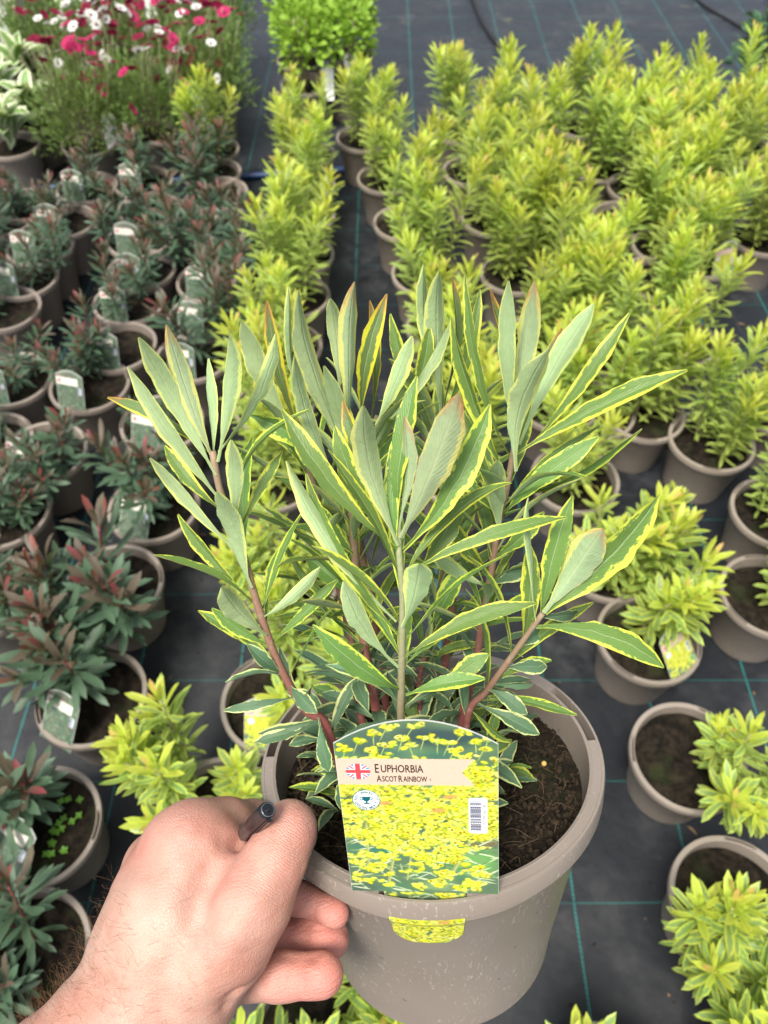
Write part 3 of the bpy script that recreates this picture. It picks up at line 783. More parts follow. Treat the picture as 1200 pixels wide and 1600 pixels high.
row('dark', 'in the third column from the path', DG, [
    (-15, 690), (20, 590, dict(off=(-.02, .035), tag=(-10, 18))), (5, 480, dict(off=(.05, 0), n_shoots=3)), (34, 432, dict(off=(-.05, .03), tag=(-10, 18))), (62, 385, dict(off=(-.05, .03), tag=(-10, 18))), (100, 345, dict(off=(-.05, .03), tag=(-10, 18))), (135, 292, dict(off=(-.05, .03), tag=(-10, 18)))], 0, 670, hgt=.92)
row('dark', 'at the left edge of the dark block', DG, [(-25, 400), (5, 340), (45, 318)], 0, 690)
row('yellow', 'behind the dark euphorbias', YG, [(328, 232, dict(label='variegated euphorbia among the dark pots near the pink flowers'))], 0, 700)

# weed sprouts in the pot left of the wrist
pw = at_height(62, 1288, 0.1275)
sv, sf, suv = leaf_geo(0.007, 0.005, .1, .2, 3, 2, .6)
sacc = Acc()
for i in range(16):
    q = np.array([pw.x + random.uniform(.02, .065), pw.y + random.uniform(-.045, .05), .1275]); a = random.uniform(0, 6.28)
    for k in range(4):
        b = a + k * 1.57; m = frame(q, (math.cos(b), math.sin(b), .35), (0, 0, 1)); sacc.add(sv @ m[:3, :3].T + m[:3, 3], sf, suv)
tag(link('weed_sprouts', sacc.build('weed_sprouts', [M['sprout']])), 'tiny green weed sprouts on the compost left of the wrist', 'weeds', kind='stuff')

# ------------------------------------------------------------------ other plants at the back
def leaf_cloud(seed, n, rx, rz, z0, L, W, mt, up=0.5, shell=0.45, spread_n=0.6):
    g = np.random.default_rng(seed); acc = Acc()
    gv = [leaf_geo(1, W / L * s, c, .25, 4, 2, .6, .1, tw) for s, c, tw in ((1, .1, 0), (.85, .2, .3), (1.15, -.05, -.3))]
    for i in range(n):
        d = nrm(g.normal(0, 1, 3)); d[2] = abs(d[2]) ** .8
        rr = g.uniform(shell, 1) ** .6 * (1 + .12 * math.sin(5 * math.atan2(d[1], d[0]) + seed))
        p = np.array([d[0] * rx * rr, d[1] * rx * rr, z0 + d[2] * rz * rr])
        dr = nrm(d + g.normal(0, spread_n, 3) + np.array([0, 0, up]))
        v, f, uv = gv[i % 3]; l = L * g.uniform(.7, 1.25)
        m = frame(p, dr, nrm(np.array([0, 0, 1.]) + g.normal(0, .4, 3)))
        acc.add(v @ (m[:3, :3] * l).T + m[:3, 3], f, uv, 0.0)
    return acc.build('foliage', [mt])
def thin_stems(seed, n, h, spread, mt, r=.0016):
    out = []; g = np.random.default_rng(seed)
    for i in range(n):
        a, q = g.uniform(0, 6.28), spread * g.uniform(.2, 1)
        P = spline([(q * .25 * math.cos(a), q * .25 * math.sin(a), .12), (q * .7 * math.cos(a), q * .7 * math.sin(a), .12 + h * .5), (q * math.cos(a), q * math.sin(a), .12 + h * g.uniform(.8, 1))], 8)
        v, f, al = tube(P, r, 5); out.append((mesh('stem', v, f, mt, attrs={'along': al}), P[-1]))
    return out
def flower_mesh(mt, n=9, r=.016):
    acc = Acc()
    v, f, uv = leaf_geo(r, r * .62, .1, .1, 4, 2, .62, .35)
    for k in range(n):
        a = 2 * math.pi * k / n; m = frame((.003 * math.cos(a), .003 * math.sin(a), 0), (math.cos(a), math.sin(a), .25), (0, 0, 1))
        acc.add(v @ m[:3, :3].T + m[:3, 3], f, uv, 0, 0)
    pv, pf = lathe([(0, .004), (.003, .0035), (.0048, .0015), (.005, -.001)], 10)
    acc.add(pv, pf, None, 0, 1)
    return acc.build('flower', [mt, M['eye']])
FL = [flower_mesh(M['pink'], 9, .019), flower_mesh(M['crimson'], 8, .017), flower_mesh(M['whitepetal'], 8, .016)]
clouds_daisy = [leaf_cloud(20 + i, 2200, .165, .24, .15, .024, .0055, M['daisy_leaf'], .8, .3) for i in range(3)]
clouds_lime = [leaf_cloud(30 + i, 480, .105, .19, .22, .034, .018, M['lime_leaf'], .1, .35) for i in range(2)]
daisy_stems = [thin_stems(40 + i, 40, .33, .17, M['stem_y'], .0009) for i in range(3)]
lime_stems = [thin_stems(45 + i, 7, .26, .07, M['stem_y'], .0025) for i in range(2)]
def base_pot(name, px, py, seed, label, cat, group):
    p = at_height(px, py, POT_H)
    root = empty(name, Matrix.Translation((p.x, p.y, 0)) @ Matrix.Rotation(seed * 1.3, 4, 'Z'))
    tag(root, label, cat, group)
    link('pot', pot_me, root); link('compost', soil_mes[seed % 3], root)
    return root
daisies = [(140, 222, 'in front of the others'), (232, 205, 'beside the path of white tags'), (330, 165, 'nearest the bare fabric path'), (150, 150, 'behind the front one'), (245, 135, 'in the middle of the clump'),
           (325, 108, 'behind the fabric-side one'), (80, 100, 'by the white-edged foliage'), (170, 85, 'at the back of the clump'), (260, 75, 'at the top edge in the middle'), (340, 60, 'at the top edge by the timber')]
for i, (x, y, wh) in enumerate(daisies):
    root = base_pot('daisy_plant', x, y, i, f'pink-flowered daisy plant {wh}', 'potted plant', 'pink daisies at the back')
    link('foliage', clouds_daisy[i % 3], root)
    g = np.random.default_rng(800 + i)
    for me, tip in daisy_stems[i % 3]:
        st = link('stem', me, root)
        if g.random() < (.4 if i < 1 else .55 if i < 3 else .9):
            fm = FL[int(g.choice([0, 1, 1, 2, 2] if i > 2 else [0, 0, 1, 1, 2]))]
            mm = Matrix.Translation(Vector(tip)) @ Matrix.Rotation(g.uniform(0, 6.28), 4, 'Z') @ Matrix.Rotation(g.uniform(.2, 1.0), 4, 'X') @ Matrix.Scale(g.uniform(.85, 1.25), 4)
            link('flower', fm, st, mm)
            if i < 4 and g.random() < .5:                     # a lower bloom on the outside of the clump
                t2 = Vector((tip[0] * 1.08, tip[1] * 1.08, tip[2] * .74))
                link('flower', fm, st, Matrix.Translation(t2) @ Matrix.Rotation(g.uniform(0, 6.28), 4, 'Z') @ Matrix.Rotation(g.uniform(.6, 1.3), 4, 'X'))
hv = [mesh('leaf', *(lambda q: (q[0], q[1]))(leaf_geo(.12 * s, .050 * s, c, .3, 8, 4, .45, .12, tw)), M['hosta_leaf'], leaf_geo(.12 * s, .050 * s, c, .3, 8, 4, .45, .12, tw)[2], attrs={'tint': np.zeros(45)}) for s, c, tw in ((1, .16, .1), (.85, .2, -.2), (1.15, .22, .2))]
hostas = [(18, 225, 'in the front pot at the left edge'), (52, 188, 'behind the front pot'), (5, 172, 'at the left edge behind two others'), (40, 130, 'next to the white tag'), (-8, 110, 'cut by the left edge'), (105, 62, 'behind the crimson flowers'), (30, 70, 'near the top left corner')]
for i, (x, y, wh) in enumerate(hostas):
    root = base_pot('variegated_hosta', x, y, i, f'white-edged broad-leaved plant {wh}', 'potted plant', 'white-edged plants at the back')
    g = np.random.default_rng(850 + i)
    for k in range(26):
        a = k * 2.4 + g.normal(0, .2); el = g.uniform(.25, 1.25)
        m = frame((.012 * math.cos(a), .012 * math.sin(a), .13 + .07 * g.random()), (math.cos(a) * math.cos(el), math.sin(a) * math.cos(el), math.sin(el)), (-math.cos(a) * math.sin(el), -math.sin(a) * math.sin(el), math.cos(el)))
        link('leaf', hv[k % 3], root, Matrix(m.tolist()))
for i, (x, y, wh) in enumerate([(478, 130, 'with the bare pot rim, nearest the gap column'), (543, 118, 'to the right of the white tag'), (470, 92, 'at the back towards the timber'), (548, 82, 'at the back beside the bare fabric')]):
    root = base_pot('lime_shrub', x, y, i, f'lime green leafy shrub {wh}', 'potted plant', 'lime green shrubs')
    link('foliage', clouds_lime[i % 2], root)
    for me, tip in lime_stems[i % 2]: link('stem', me, root)
# one empty-looking pot whose plant leans away, in the gap column's far end
sal = base_pot('purple_salvia', 1205, 128, 2, 'dark green plant with purple flower spikes at the right edge', 'potted plant', None)
link('foliage', leaf_cloud(60, 600, .17, .28, .15, .045, .018, M['salvia_leaf'], .2, .3), sal)
for me, tip in thin_stems(61, 12, .42, .12, M['stem_y']):
    st = link('stem', me, sal); acc = Acc(); g = np.random.default_rng(62)
    v, f, uv = leaf_geo(.011, .006, .1, .2, 3, 2, .6)
    for k in range(44):
        s = k / 44; a = k * 2.4; m = frame(np.array(tip) * (1, 1, 1) + np.array([0, 0, -.10 + .13 * s]), (math.cos(a), math.sin(a), .6), (0, 0, 1))
        acc.add(v @ m[:3, :3].T + m[:3, 3], f, uv)
    link('flower_spike', acc.build('flower_spike', [M['purple']]), st)
TG = 'white tags among the back plants'
for x, y, az, rc, lab in ((512, 140, 0, -12, 'large white tag between the lime green shrubs'), (552, 118, 20, -10, 'small white tag at the base of the right lime shrub'),
                          (20, 95, 0, 0, 'white tag at the left edge above the white-edged leaves'), (205, 52, 0, 0, 'tall white tag at the top among crimson flowers'), (178, 215, 10, 5, 'white tag in front of the pink daisies'),
                          (250, 95, 0, 0, 'white tag in the middle of the daisy clump'), (318, 185, 20, 5, 'white tag at the fabric side of the daisies'), (280, 30, 0, 0, 'white tag at the very top of the daisy clump')):
    p = at_height(x, y, .15)
    o = link('white_tag', white_tag_me, None, Matrix.Translation((p.x, p.y - .02, .12)) @ Matrix.Rotation(R(az), 4, 'Z') @ Matrix.Rotation(R(90 - 15 + rc), 4, 'X') @ Matrix.Diagonal((1.15, 1.15 if y > 110 else 2.9, 1, 1)))
    tag(o, lab, 'plant tag', TG)

# compost crumbs, bits of dry leaf and grit scattered on the fabric
g = np.random.default_rng(91); dacc = Acc()
dl = leaf_geo(1, .25, .15, .4, 4, 2, .55)
for i in range(420):
    p = at_height(g.uniform(-50, 1250), g.uniform(60, 1590), 0.0); a = g.uniform(0, 6.28); s_ = g.uniform(.6, 1.6)
    if i % 12 == 0:
        m = frame((p.x, p.y, .003), (math.cos(a), math.sin(a), g.uniform(-.05, .12)), (0, 0, 1)); m[:3, :3] *= .022 * s_
        dacc.add(dl[0] @ m[:3, :3].T + m[:3, 3], dl[1], dl[2], 0, 0)
    else:
        c_ = np.array([[0, 0, .9], [1, 0, 0], [-.3, .9, 0], [-.6, -.8, 0]]) * .0035 * s_ * g.uniform(.5, 1.4, (4, 3))
        rot = np.array([[math.cos(a), -math.sin(a), 0], [math.sin(a), math.cos(a), 0], [0, 0, 1]])
        dacc.add(c_ @ rot.T + np.array([p.x, p.y, .001]), [(0, 1, 2), (0, 2, 3), (0, 3, 1)], None, 0, 1 if i % 3 else 0)
tag(link('debris', dacc.build('debris', [simple('dry_leaf_bits', (0.20, 0.13, 0.07), .8, .2, .4, 60), M['crumb']], False)), 'crumbs of compost and dry leaf bits on the dark fabric', 'debris', kind='stuff')

# ------------------------------------------------------------------ the held plant
ROT = CAMM.to_3x3()
hz = nrm([-0.068, math.sin(R(63.5)), math.cos(R(63.5))])              # pot axis in camera space, tipped back towards the label
hx = nrm(np.array([1.0, 0, 0]) - hz * hz[0]); hy = np.cross(hz, hx)
HC = np.array([(672 - 600) / F, -(1174 - 800) / F, -1.0]) * 0.435   # rim centre in camera space
HB = HC - hz * POT_H
HL = np.eye(4); HL[:3, 0], HL[:3, 1], HL[:3, 2], HL[:3, 3] = hx, hy, hz, HB
HERO = CAMM @ Matrix(HL.tolist())
HLi = np.linalg.inv(HL)
def hp(px, py, off=0.0):
    """place in the held plant's own frame: seen at px, py, 'off' metres in front of the plane through the pot axis"""
    o = HLi[:3, 3]; d = HLi[:3, :3] @ np.array([(px - 600) / F, -(py - 800) / F, -1.0])
    return o + d * ((-off - o[1]) / d[1])
CAMO = HLi[:3, 3]                                                 # the viewer, in that frame
hero = empty('held_euphorbia', HERO)
tag(hero, 'large variegated euphorbia in a taupe pot held up by the hand', 'potted plant')
link('pot', pot_mesh(240, [(2, 31), (149, 178), (253.2, 277.4)], 'held_pot'), hero)
link('compost', soil_mesh('compost', 0.0850, 0.122, 30, 90, 0.0011, 9), hero)
# roots, bark fibres and crumbs on the compost
g = np.random.default_rng(77); acc = Acc(); acc2 = Acc()
for i in range(260):
    a, r_ = g.uniform(0, 6.28), .082 * math.sqrt(g.random()); p = np.array([r_ * math.cos(a), r_ * math.sin(a), .1235]); L = g.uniform(.004, .018); b = g.uniform(0, 6.28)
    q = p + np.array([L * math.cos(b), L * math.sin(b), g.uniform(-.001, .004)]); mid = (p + q) / 2 + g.normal(0, .0018, 3) + np.array([0, 0, .002])
    v, f, al = tube(spline([p, mid, q], 5), g.uniform(.0001, .00028), 4); acc.add(v, f, None, al)
ico = bmesh.new(); bmesh.ops.create_icosphere(ico, subdivisions=1, radius=1); icv = np.array([x.co[:] for x in ico.verts]); icf = [tuple(x.index for x in q.verts) for q in ico.faces]; ico.free()
for i in range(2600):
    a, r_ = g.uniform(0, 6.28), .083 * math.sqrt(g.random()); s = g.uniform(.0005, .0020)
    acc2.add(icv * s * g.uniform(.5, 1.3, 3) + g.normal(0, s * .18, icv.shape) + np.array([r_ * math.cos(a), r_ * math.sin(a), .1232 + g.normal(0, .001)]), icf)
tag(link('root_fibres', acc.build('root_fibres', [M['fibre']]), hero), None, None, kind='stuff')
tag(link('crumbs', acc2.build('crumbs', [M['crumb']], False), hero), None, None, kind='stuff')
q = hp(850, 1193, -.002)
def grain(px, py, s):
    o = HLi[:3, 3]; d = HLi[:3, :3] @ np.array([(px - 600) / F, -(py - 800) / F, -1.0]); p = o + d * ((.1255 - o[2]) / d[2])
    v, f = lathe([(0, s), (s * .7, s * .7), (s, 0), (s * .7, -s * .7), (0, -s)], 12)
    link('grain', mesh('grain', np.array(v) + p, f, M['grit']), hero)
grain(850, 1193, .0017)

def leaf_solid(B, T, W, n_ad, curv, fold, twist, wavy, peak, nv=18, nu=6, side=0.0, seed=0):
    """two-sided leaf with thickness: upper skin slot 0, underside slot 1"""
    B, T = np.asarray(B, float), np.asarray(T, float); L = np.linalg.norm(T - B)
    v, f, uv = leaf_geo(L, W, curv, fold, nv, nu, peak, 0.15, twist, wavy, 0.86)
    g_ = np.random.default_rng(seed)
    s = v[:, 0] / L
    v[:, 1] += side * L * 4 * s * (1 - s)
    v[:, 2] += 0.012 * L * np.sin(s * 7 + g_.uniform(0, 6))
    m = frame(B, T - B, n_ad)
    # soft irregular outline
    k = 1 + 0.05 * np.sin(s * 23 + g_.uniform(0, 6)) + 0.04 * np.sin(s * 41 + g_.uniform(0, 6)); v[:, 1] *= k
    lo = v.copy(); edge = np.abs(uv[:, 0] * 2 - 1); lo[:, 2] -= 0.00035 * (1.05 - edge ** 4)
    V = np.vstack([v, lo]) @ m[:3, :3].T + m[:3, 3]
    n = len(v); F2 = [tuple(i + n for i in reversed(q_)) for q_ in f]
    return V, f + F2, np.vstack([uv, uv]), [0] * len(f) + [1] * len(F2)
LEAF_MATS = {'n': ('hero_top', 'hero_under'), 'r': ('hero_top_red', 'hero_under_red'), 'b': ('basal_top', 'basal_under')}
def hero_leaf(parent, B, T, W, n_ad, style='n', curv=.06, fold=.3, twist=0., wavy=.02, peak=.66, side=0., seed=0):
    V, Fc, uv, mi = leaf_solid(B, T, W, n_ad, curv, fold, twist, wavy, peak, side=side, seed=seed)
    # the mesh sits in the plant's frame; the stem that carries it has no transform of its own
    return link('leaf', mesh('leaf', V, Fc, [M[k] for k in LEAF_MATS[style]], uv, True, None, mi), parent)

# stems: (pixel path from the soil up, with distance in front of the pot axis), radius, look
STEMS = {
    'A': ([(512, 1138, .030), (480, 1113, .032), (447, 1060, .034), (423, 1007, .034), (397, 927, .032), (375, 850, .030), (345, 770, .028), (332, 705, .026)], .0025, 'stem'),
    'B': ([(628, 1150, .055), (627, 1080, .056), (628, 1010, .056), (629, 930, .055), (624, 870, .053), (622, 815, .050)], .0020, 'stem_green'),
    'C': ([(722, 1120, .006), (742, 1050, .006), (752, 980, .004), (765, 910, .002), (777, 830, 0), (792, 760, 0), (806, 690, 0)], .0025, 'stem'),
    'D': ([(730, 1125, .028), (760, 1080, .030), (800, 1025, .034), (848, 958, .038)], .0021, 'stem'),
    'E': ([(588, 1110, .010), (573, 1030, .008), (563, 960, .006), (553, 850, .002), (545, 745, -.004), (543, 690, -.006)], .0027, 'stem'),
    'G': ([(600, 1080, -.020), (585, 960, -.022), (560, 820, -.026), (575, 700, -.030), (590, 650, -.03)], .0024, 'stem'),
    'H': ([(690, 1080, -.022), (706, 950, -.026), (704, 820, -.032), (695, 720, -.036), (690, 640, -.038)], .0026, 'stem'),
    'I': ([(560, 1100, .000), (548, 1000, -.006), (520, 880, -.014), (490, 760, -.022), (470, 690, -.026)], .0024, 'stem'),
    'J': ([(655, 1075, -.008), (668, 1010, -.008), (684, 930, -.010), (700, 860, -.012)], .0017, 'stem'),
}
stems = {}; spath = {}
for k, (pts, r_, mt) in STEMS.items():
    Q0 = [hp(*p) for p in pts]; Q0 = [np.array([Q0[0][0] * .85, Q0[0][1] * .85, .117])] + [q_ for q_ in Q0 if q_[2] > .124]
    P = spline(Q0, 28); spath[k] = P
    rr = np.linspace(r_ * .96, r_ * .60, len(P)) * (1 + .05 * np.sin(np.arange(len(P)) * 1.7))
    v, f, al = tube(P, rr, 12)
    stems[k] = link('stem', mesh('stem', v, f, M[mt], attrs={'along': al}), hero)

# leaves read off the plant: stem, base x y, tip x y, width px, side shown (p underside, d upper), look, base/tip distance in front of the axis, sideways bow
LV = [
 ('A', 337, 742, 217, 526, 38, 'p', 'n', .030, .034, .03), ('A', 330, 712, 260, 507, 35, 'p', 'r', .022, .022, .02), ('A', 347, 722, 357, 519, 40, 'p', 'n', .034, .042, 0),
 ('A', 335, 782, 199, 574, 29, 'p', 'n', .030, .030, .03), ('A', 325, 705, 168, 621, 22, 'd', 'r', .012, .000, -.04), ('A', 333, 705, 326, 560, 20, 'p', 'n', .015, .012, 0),
 ('A', 377, 838, 362, 686, 37, 'p', 'n', .036, .046, .02), ('A', 393, 922, 340, 766, 42, 'p', 'n', .038, .048, .05), ('A', 377, 868, 234, 716, 25, 'p', 'n', .030, .030, .03),
 ('A', 345, 800, 257, 696, 24, 'd', 'n', .022, .014, .04), ('A', 360, 705, 431, 522, 27, 'p', 'n', .022, .024, -.10), ('A', 362, 700, 420, 534, 16, 'd', 'n', .018, .012, -.05),
 ('I', 470, 690, 378, 502, 40, 'p', 'n', -.026, -.018, .05), ('I', 475, 640, 449, 450, 12, 'p', 'n', -.028, -.026, .02), ('A', 385, 830, 441, 704, 23, 'd', 'n', .026, .012, -.04),
 ('I', 505, 716, 388, 648, 38, 'd', 'n', .000, .004, -.06), ('I', 478, 690, 417, 470, 26, 'd', 'r', -.03, -.03, .03), ('I', 482, 660, 462, 545, 20, 'd', 'r', -.03, -.026, .0),
 ('E', 538, 705, 466, 453, 48, 'p', 'n', .000, .010, .03), ('G', 530, 620, 516, 466, 30, 'p', 'n', -.022, -.020, -.01), ('E', 556, 672, 555, 441, 36, 'p', 'r', .000, .006, .0),
 ('G', 565, 650, 604, 460, 32, 'd', 'r', -.012, -.010, .05), ('E', 530, 760, 460, 553, 38, 'p', 'n', .010, .022, .04), ('G', 566, 660, 578, 470, 20, 'd', 'r', -.025, -.03, -.03),
 ('B', 614, 850, 440, 640, 38, 'd', 'n', .044, .036, .05), ('B', 612, 835, 523, 665, 38, 'd', 'n', .040, .030, .07), ('B', 600, 800, 536, 626, 27, 'd', 'r', .034, .020, .03),
 ('B', 620, 852, 566, 632, 48, 'p', 'n', .056, .066, .03), ('B', 622, 830, 633, 650, 37, 'p', 'r', .052, .050, -.02), ('B', 632, 810, 653, 588, 40, 'd', 'n', .042, .034, -.03),
 ('B', 630, 850, 716, 616, 62, 'p', 'r', .060, .066, -.02), ('B', 637, 862, 766, 631, 46, 'd', 'n', .050, .038, -.06),
 ('B', 605, 965, 448, 720, 30, 'p', 'n', .050, .040, .05), ('B', 612, 985, 478, 740, 34, 'd', 'n', .048, .030, .05), ('B', 614, 1047, 537, 908, 37, 'p', 'n', .060, .066, .06),
 ('B', 628, 992, 655, 881, 50, 'p', 'n', .062, .074, -.03), ('B', 612, 1085, 488, 976, 38, 'd', 'n', .060, .068, .04), ('C', 758, 895, 692, 798, 30, 'd', 'n', .004, .012, .04),
 ('B', 645, 895, 886, 808, 26, 'd', 'n', .054, .040, .05), ('B', 638, 1030, 838, 942, 30, 'd', 'n', .058, .050, .06), ('B', 645, 1088, 758, 1060, 30, 'd', 'n', .060, .060, .03),
 ('B', 690, 1072, 763, 1022, 32, 'd', 'n', .050, .044, .02), ('J', 672, 975, 720, 890, 36, 'd', 'n', .010, .004, -.04), ('B', 655, 895, 718, 785, 38, 'd', 'n', .040, .026, -.02),
 ('C', 798, 690, 794, 440, 31, 'p', 'n', .006, .014, .03), ('C', 808, 690, 836, 439, 39, 'p', 'r', .000, .002, .03), ('C', 806, 735, 856, 546, 50, 'p', 'n', .012, .026, .04),
 ('C', 822, 700, 927, 474, 40, 'p', 'n', .004, .008, .02), ('C', 835, 690, 984, 489, 28, 'd', 'n', -.008, -.014, -.02), ('C', 815, 712, 1074, 579, 34, 'd', 'n', .002, -.002, .03),
 ('C', 795, 790, 1004, 672, 17, 'd', 'n', .004, .004, -.05), ('C', 794, 815, 936, 682, 36, 'd', 'n', .010, .006, -.02), ('C', 830, 640, 878, 513, 24, 'd', 'r', -.014, -.02, -.03),
 ('C', 795, 710, 727, 428, 20, 'd', 'n', -.012, -.016, .05), ('C', 788, 740, 706, 495, 32, 'd', 'n', .004, -.002, .03), ('C', 781, 838, 777, 718, 37, 'p', 'n', .012, .022, 0), ('C', 797, 680, 768, 452, 14, 'd', 'r', -.02, -.024, -.03),
 ('H', 672, 600, 661, 412, 28, 'p', 'n', -.036, -.032, .0), ('H', 692, 655, 687, 423, 42, 'p', 'n', -.030, -.022, .0), ('G', 597, 668, 708, 496, 20, 'p', 'n', -.008, -.004, -.05), ('G', 587, 665, 644, 525, 31, 'p', 'n', -.004, .004, -.02),
 ('H', 640, 640, 671, 508, 28, 'd', 'n', -.028, -.032, -.04), ('H', 700, 640, 708, 432, 16, 'd', 'r', -.042, -.044, 0), ('H', 700, 650, 750, 452, 24, 'd', 'n', -.04, -.044, -.04), ('H', 680, 660, 610, 490, 26, 'd', 'n', -.044, -.05, .04),
 ('D', 850, 955, 894, 774, 37, 'd', 'n', .032, .026, .04), ('D', 853, 955, 942, 826, 60, 'p', 'r', .042, .046, .0), ('D', 856, 958, 1031, 772, 62, 'd', 'n', .034, .026, -.03), ('D', 846, 982, 1038, 1043, 42, 'd', 'n', .038, .040, .09),
 ('D', 842, 958, 903, 957, 25, 'd', 'b', .030, .018, .04), ('D', 813, 1003, 848, 985, 22, 'd', 'b', .03, .02, 0), ('D', 838, 975, 827, 778, 14, 'p', 'n', .040, .044, 0), ('D', 822, 1005, 828, 850, 34, 'd', 'n', .030, .020, -.02),
 ('D', 792, 1045, 855, 1042, 27, 'd', 'b', .032, .026, .03), ('D', 772, 1066, 862, 1032, 25, 'd', 'n', .030, .022, .02), ('D', 775, 1075, 834, 1068, 19, 'd', 'b', .034, .034, .0), ('D', 760, 1082, 824, 1116, 27, 'd', 'b', .034, .040, .0),
 ('D', 752, 1112, 843, 1147, 29, 'd', 'b', .036, .040, -.03), ('D', 745, 1130, 797, 1160, 14, 'd', 'n', .038, .044, .0),
 ('A', 441, 1057, 352, 1066, 15, 'd', 'b', .036, .040, .03), ('A', 460, 1097, 349, 1110, 18, 'd', 'b', .036, .040, .03), ('A', 460, 1083, 496, 1114, 28, 'd', 'b', .038, .048, .0), ('A', 493, 1133, 404, 1146, 22, 'd', 'b', .034, .038, .02),
 ('A', 493, 1160, 452, 1165, 15, 'd', 'b', .036, .038, 0), ('A', 498, 1127, 513, 1206, 27, 'd', 'b', .038, .046, .03), ('A', 416, 1010, 331, 950, 24, 'd', 'n', .034, .034, .04), ('A', 418, 1003, 345, 916, 42, 'p', 'n', .040, .050, .04),
 ('A', 438, 1050, 386, 1007, 25, 'd', 'b', .036, .040, .03), ('A', 385, 935, 279, 803, 24, 'd', 'n', .026, .018, .03), ('A', 408, 945, 478, 790, 26, 'd', 'n', .026, .012, -.03), ('A', 418, 968, 501, 886, 23, 'p', 'n', .036, .034, -.05),
 ('A', 436, 995, 528, 906, 22, 'd', 'n', .030, .020, -.04), ('E', 565, 970, 439, 838, 18, 'd', 'n', .010, .002, .05), ('E', 560, 940, 478, 868, 34, 'd', 'n', .004, -.006, .0), ('E', 552, 870, 480, 780, 36, 'd', 'n', .006, .000, .05),
 ('E', 556, 850, 640, 760, 30, 'd', 'n', .006, -.004, -.03), ('C', 770, 880, 850, 800, 30, 'd', 'n', .004, .002, -.03), ('C', 763, 920, 838, 880, 28, 'd', 'b', .008, .006, -.03), ('C', 760, 930, 672, 860, 30, 'p', 'n', .01, .016, .04),
 ('C', 786, 800, 690, 690, 30, 'd', 'n', -.006, -.016, .03), ('C', 784, 810, 742, 700, 26, 'd', 'n', -.01, -.02, -.04),
]
def px2m(p, w_):
    return w_ / F * (CAMO - p)[1] / 1.0 if False else w_ / F * float(np.dot(p - CAMO, HLi[:3, :3] @ np.array([0, 0, -1.0])))
g = np.random.default_rng(5)
for i, (st, bx, by, tx, ty, wd, sd_, sty, o0, o1, bow) in enumerate(LV):
    B, T = hp(bx, by, o0), hp(tx, ty, o1)
    P = spath[st]; near = P[np.argmin(np.linalg.norm(P - B, axis=1))]
    B = B * .35 + near * .65 if np.linalg.norm(near - B) < .012 else B
    mid = (B + T) / 2; ax = nrm(T - B); vw = nrm(CAMO - mid); vw = nrm(vw - ax * vw.dot(ax))
    n_ad = vw if sd_ == 'd' else -vw
    tilt = g.normal(0, .30); q_ = np.cross(ax, n_ad); n_ad = n_ad * math.cos(tilt) + q_ * math.sin(tilt)
    if wd < 18: n_ad = n_ad * .45 + q_ * .9; wd *= 1.7        # seen nearly edge-on
    hero_leaf(stems[st], B, T, px2m(mid, wd) * .90, n_ad, sty, g.uniform(.02, .12), g.uniform(.12, .55), g.normal(0, .38), g.uniform(.0, .03), g.uniform(.60, .70), bow * (1 if sd_ == 'd' else -1), i)

# smaller leaves lower on the stems, filling the heart of the plant
for k, P in spath.items():
    n = {'A': 16, 'B': 24, 'C': 32, 'D': 11, 'E': 40, 'G': 42, 'H': 42, 'I': 34, 'J': 24}[k]
    az = g.uniform(0, 6)
    tot = len(P) - 1
    for i in range(n):
        s = .02 + .80 * (i / (n - 1)) ** 1.1; j = s * tot; i0 = int(j); p = P[i0] * (1 - j + i0) + P[min(i0 + 1, tot)] * (j - i0)
        up = nrm(P[min(i0 + 1, tot)] - P[max(i0 - 1, 0)]); az += R(137.5) + g.normal(0, .2)
        r0 = nrm(np.cross(up, [0, 1, 0])); r1 = np.cross(up, r0); rad = r0 * math.cos(az) + r1 * math.sin(az)
        if k in 'ABD' and rad[1] < -.25 and s > .25: continue             # keep the front of these stems as in the photograph
        ang = R(np.interp(s, [0, .3, .9], [88, 60, 36])) + g.normal(0, .14)
        L = np.interp(s, [0, .25, .6, .9], [.026, .040, .056, .062]) * g.uniform(.85, 1.15)
        d = math.cos(ang) * up + math.sin(ang) * rad; n_ = nrm(up - d * up.dot(d)) + g.normal(0, .15, 3)
        hero_leaf(stems[k], p, p + d * L, L * np.interp(s, [0, .35, 1], [.26, .14, .12]), n_, 'b' if s < .33 else 'n', g.uniform(.04, .14), g.uniform(.15, .45), g.normal(0, .3), .02, g.uniform(.58, .68), g.normal(0, .02), 500 + i)
# low tuft round the stem bases
tuft = stems['J']
for i in range(185):
    a = g.uniform(0, 6.28); r_ = g.uniform(.006, .050); p = np.array([r_ * math.cos(a) - .010, r_ * math.sin(a) * .9 - .008, .126 + g.uniform(0, .036)]); b = a + g.normal(0, .8)
    el = g.uniform(.05, .9); d = np.array([math.cos(b) * math.cos(el), math.sin(b) * math.cos(el), math.sin(el)]); L = g.uniform(.018, .036)
    hero_leaf(tuft, p, p + d * L, L * g.uniform(.20, .34), np.array([0, 0, 1.]) + g.normal(0, .25, 3), 'b' if g.random() < .7 else 'n', g.uniform(.04, .16), .3, g.normal(0, .3), .02, .62, 0, 700 + i)

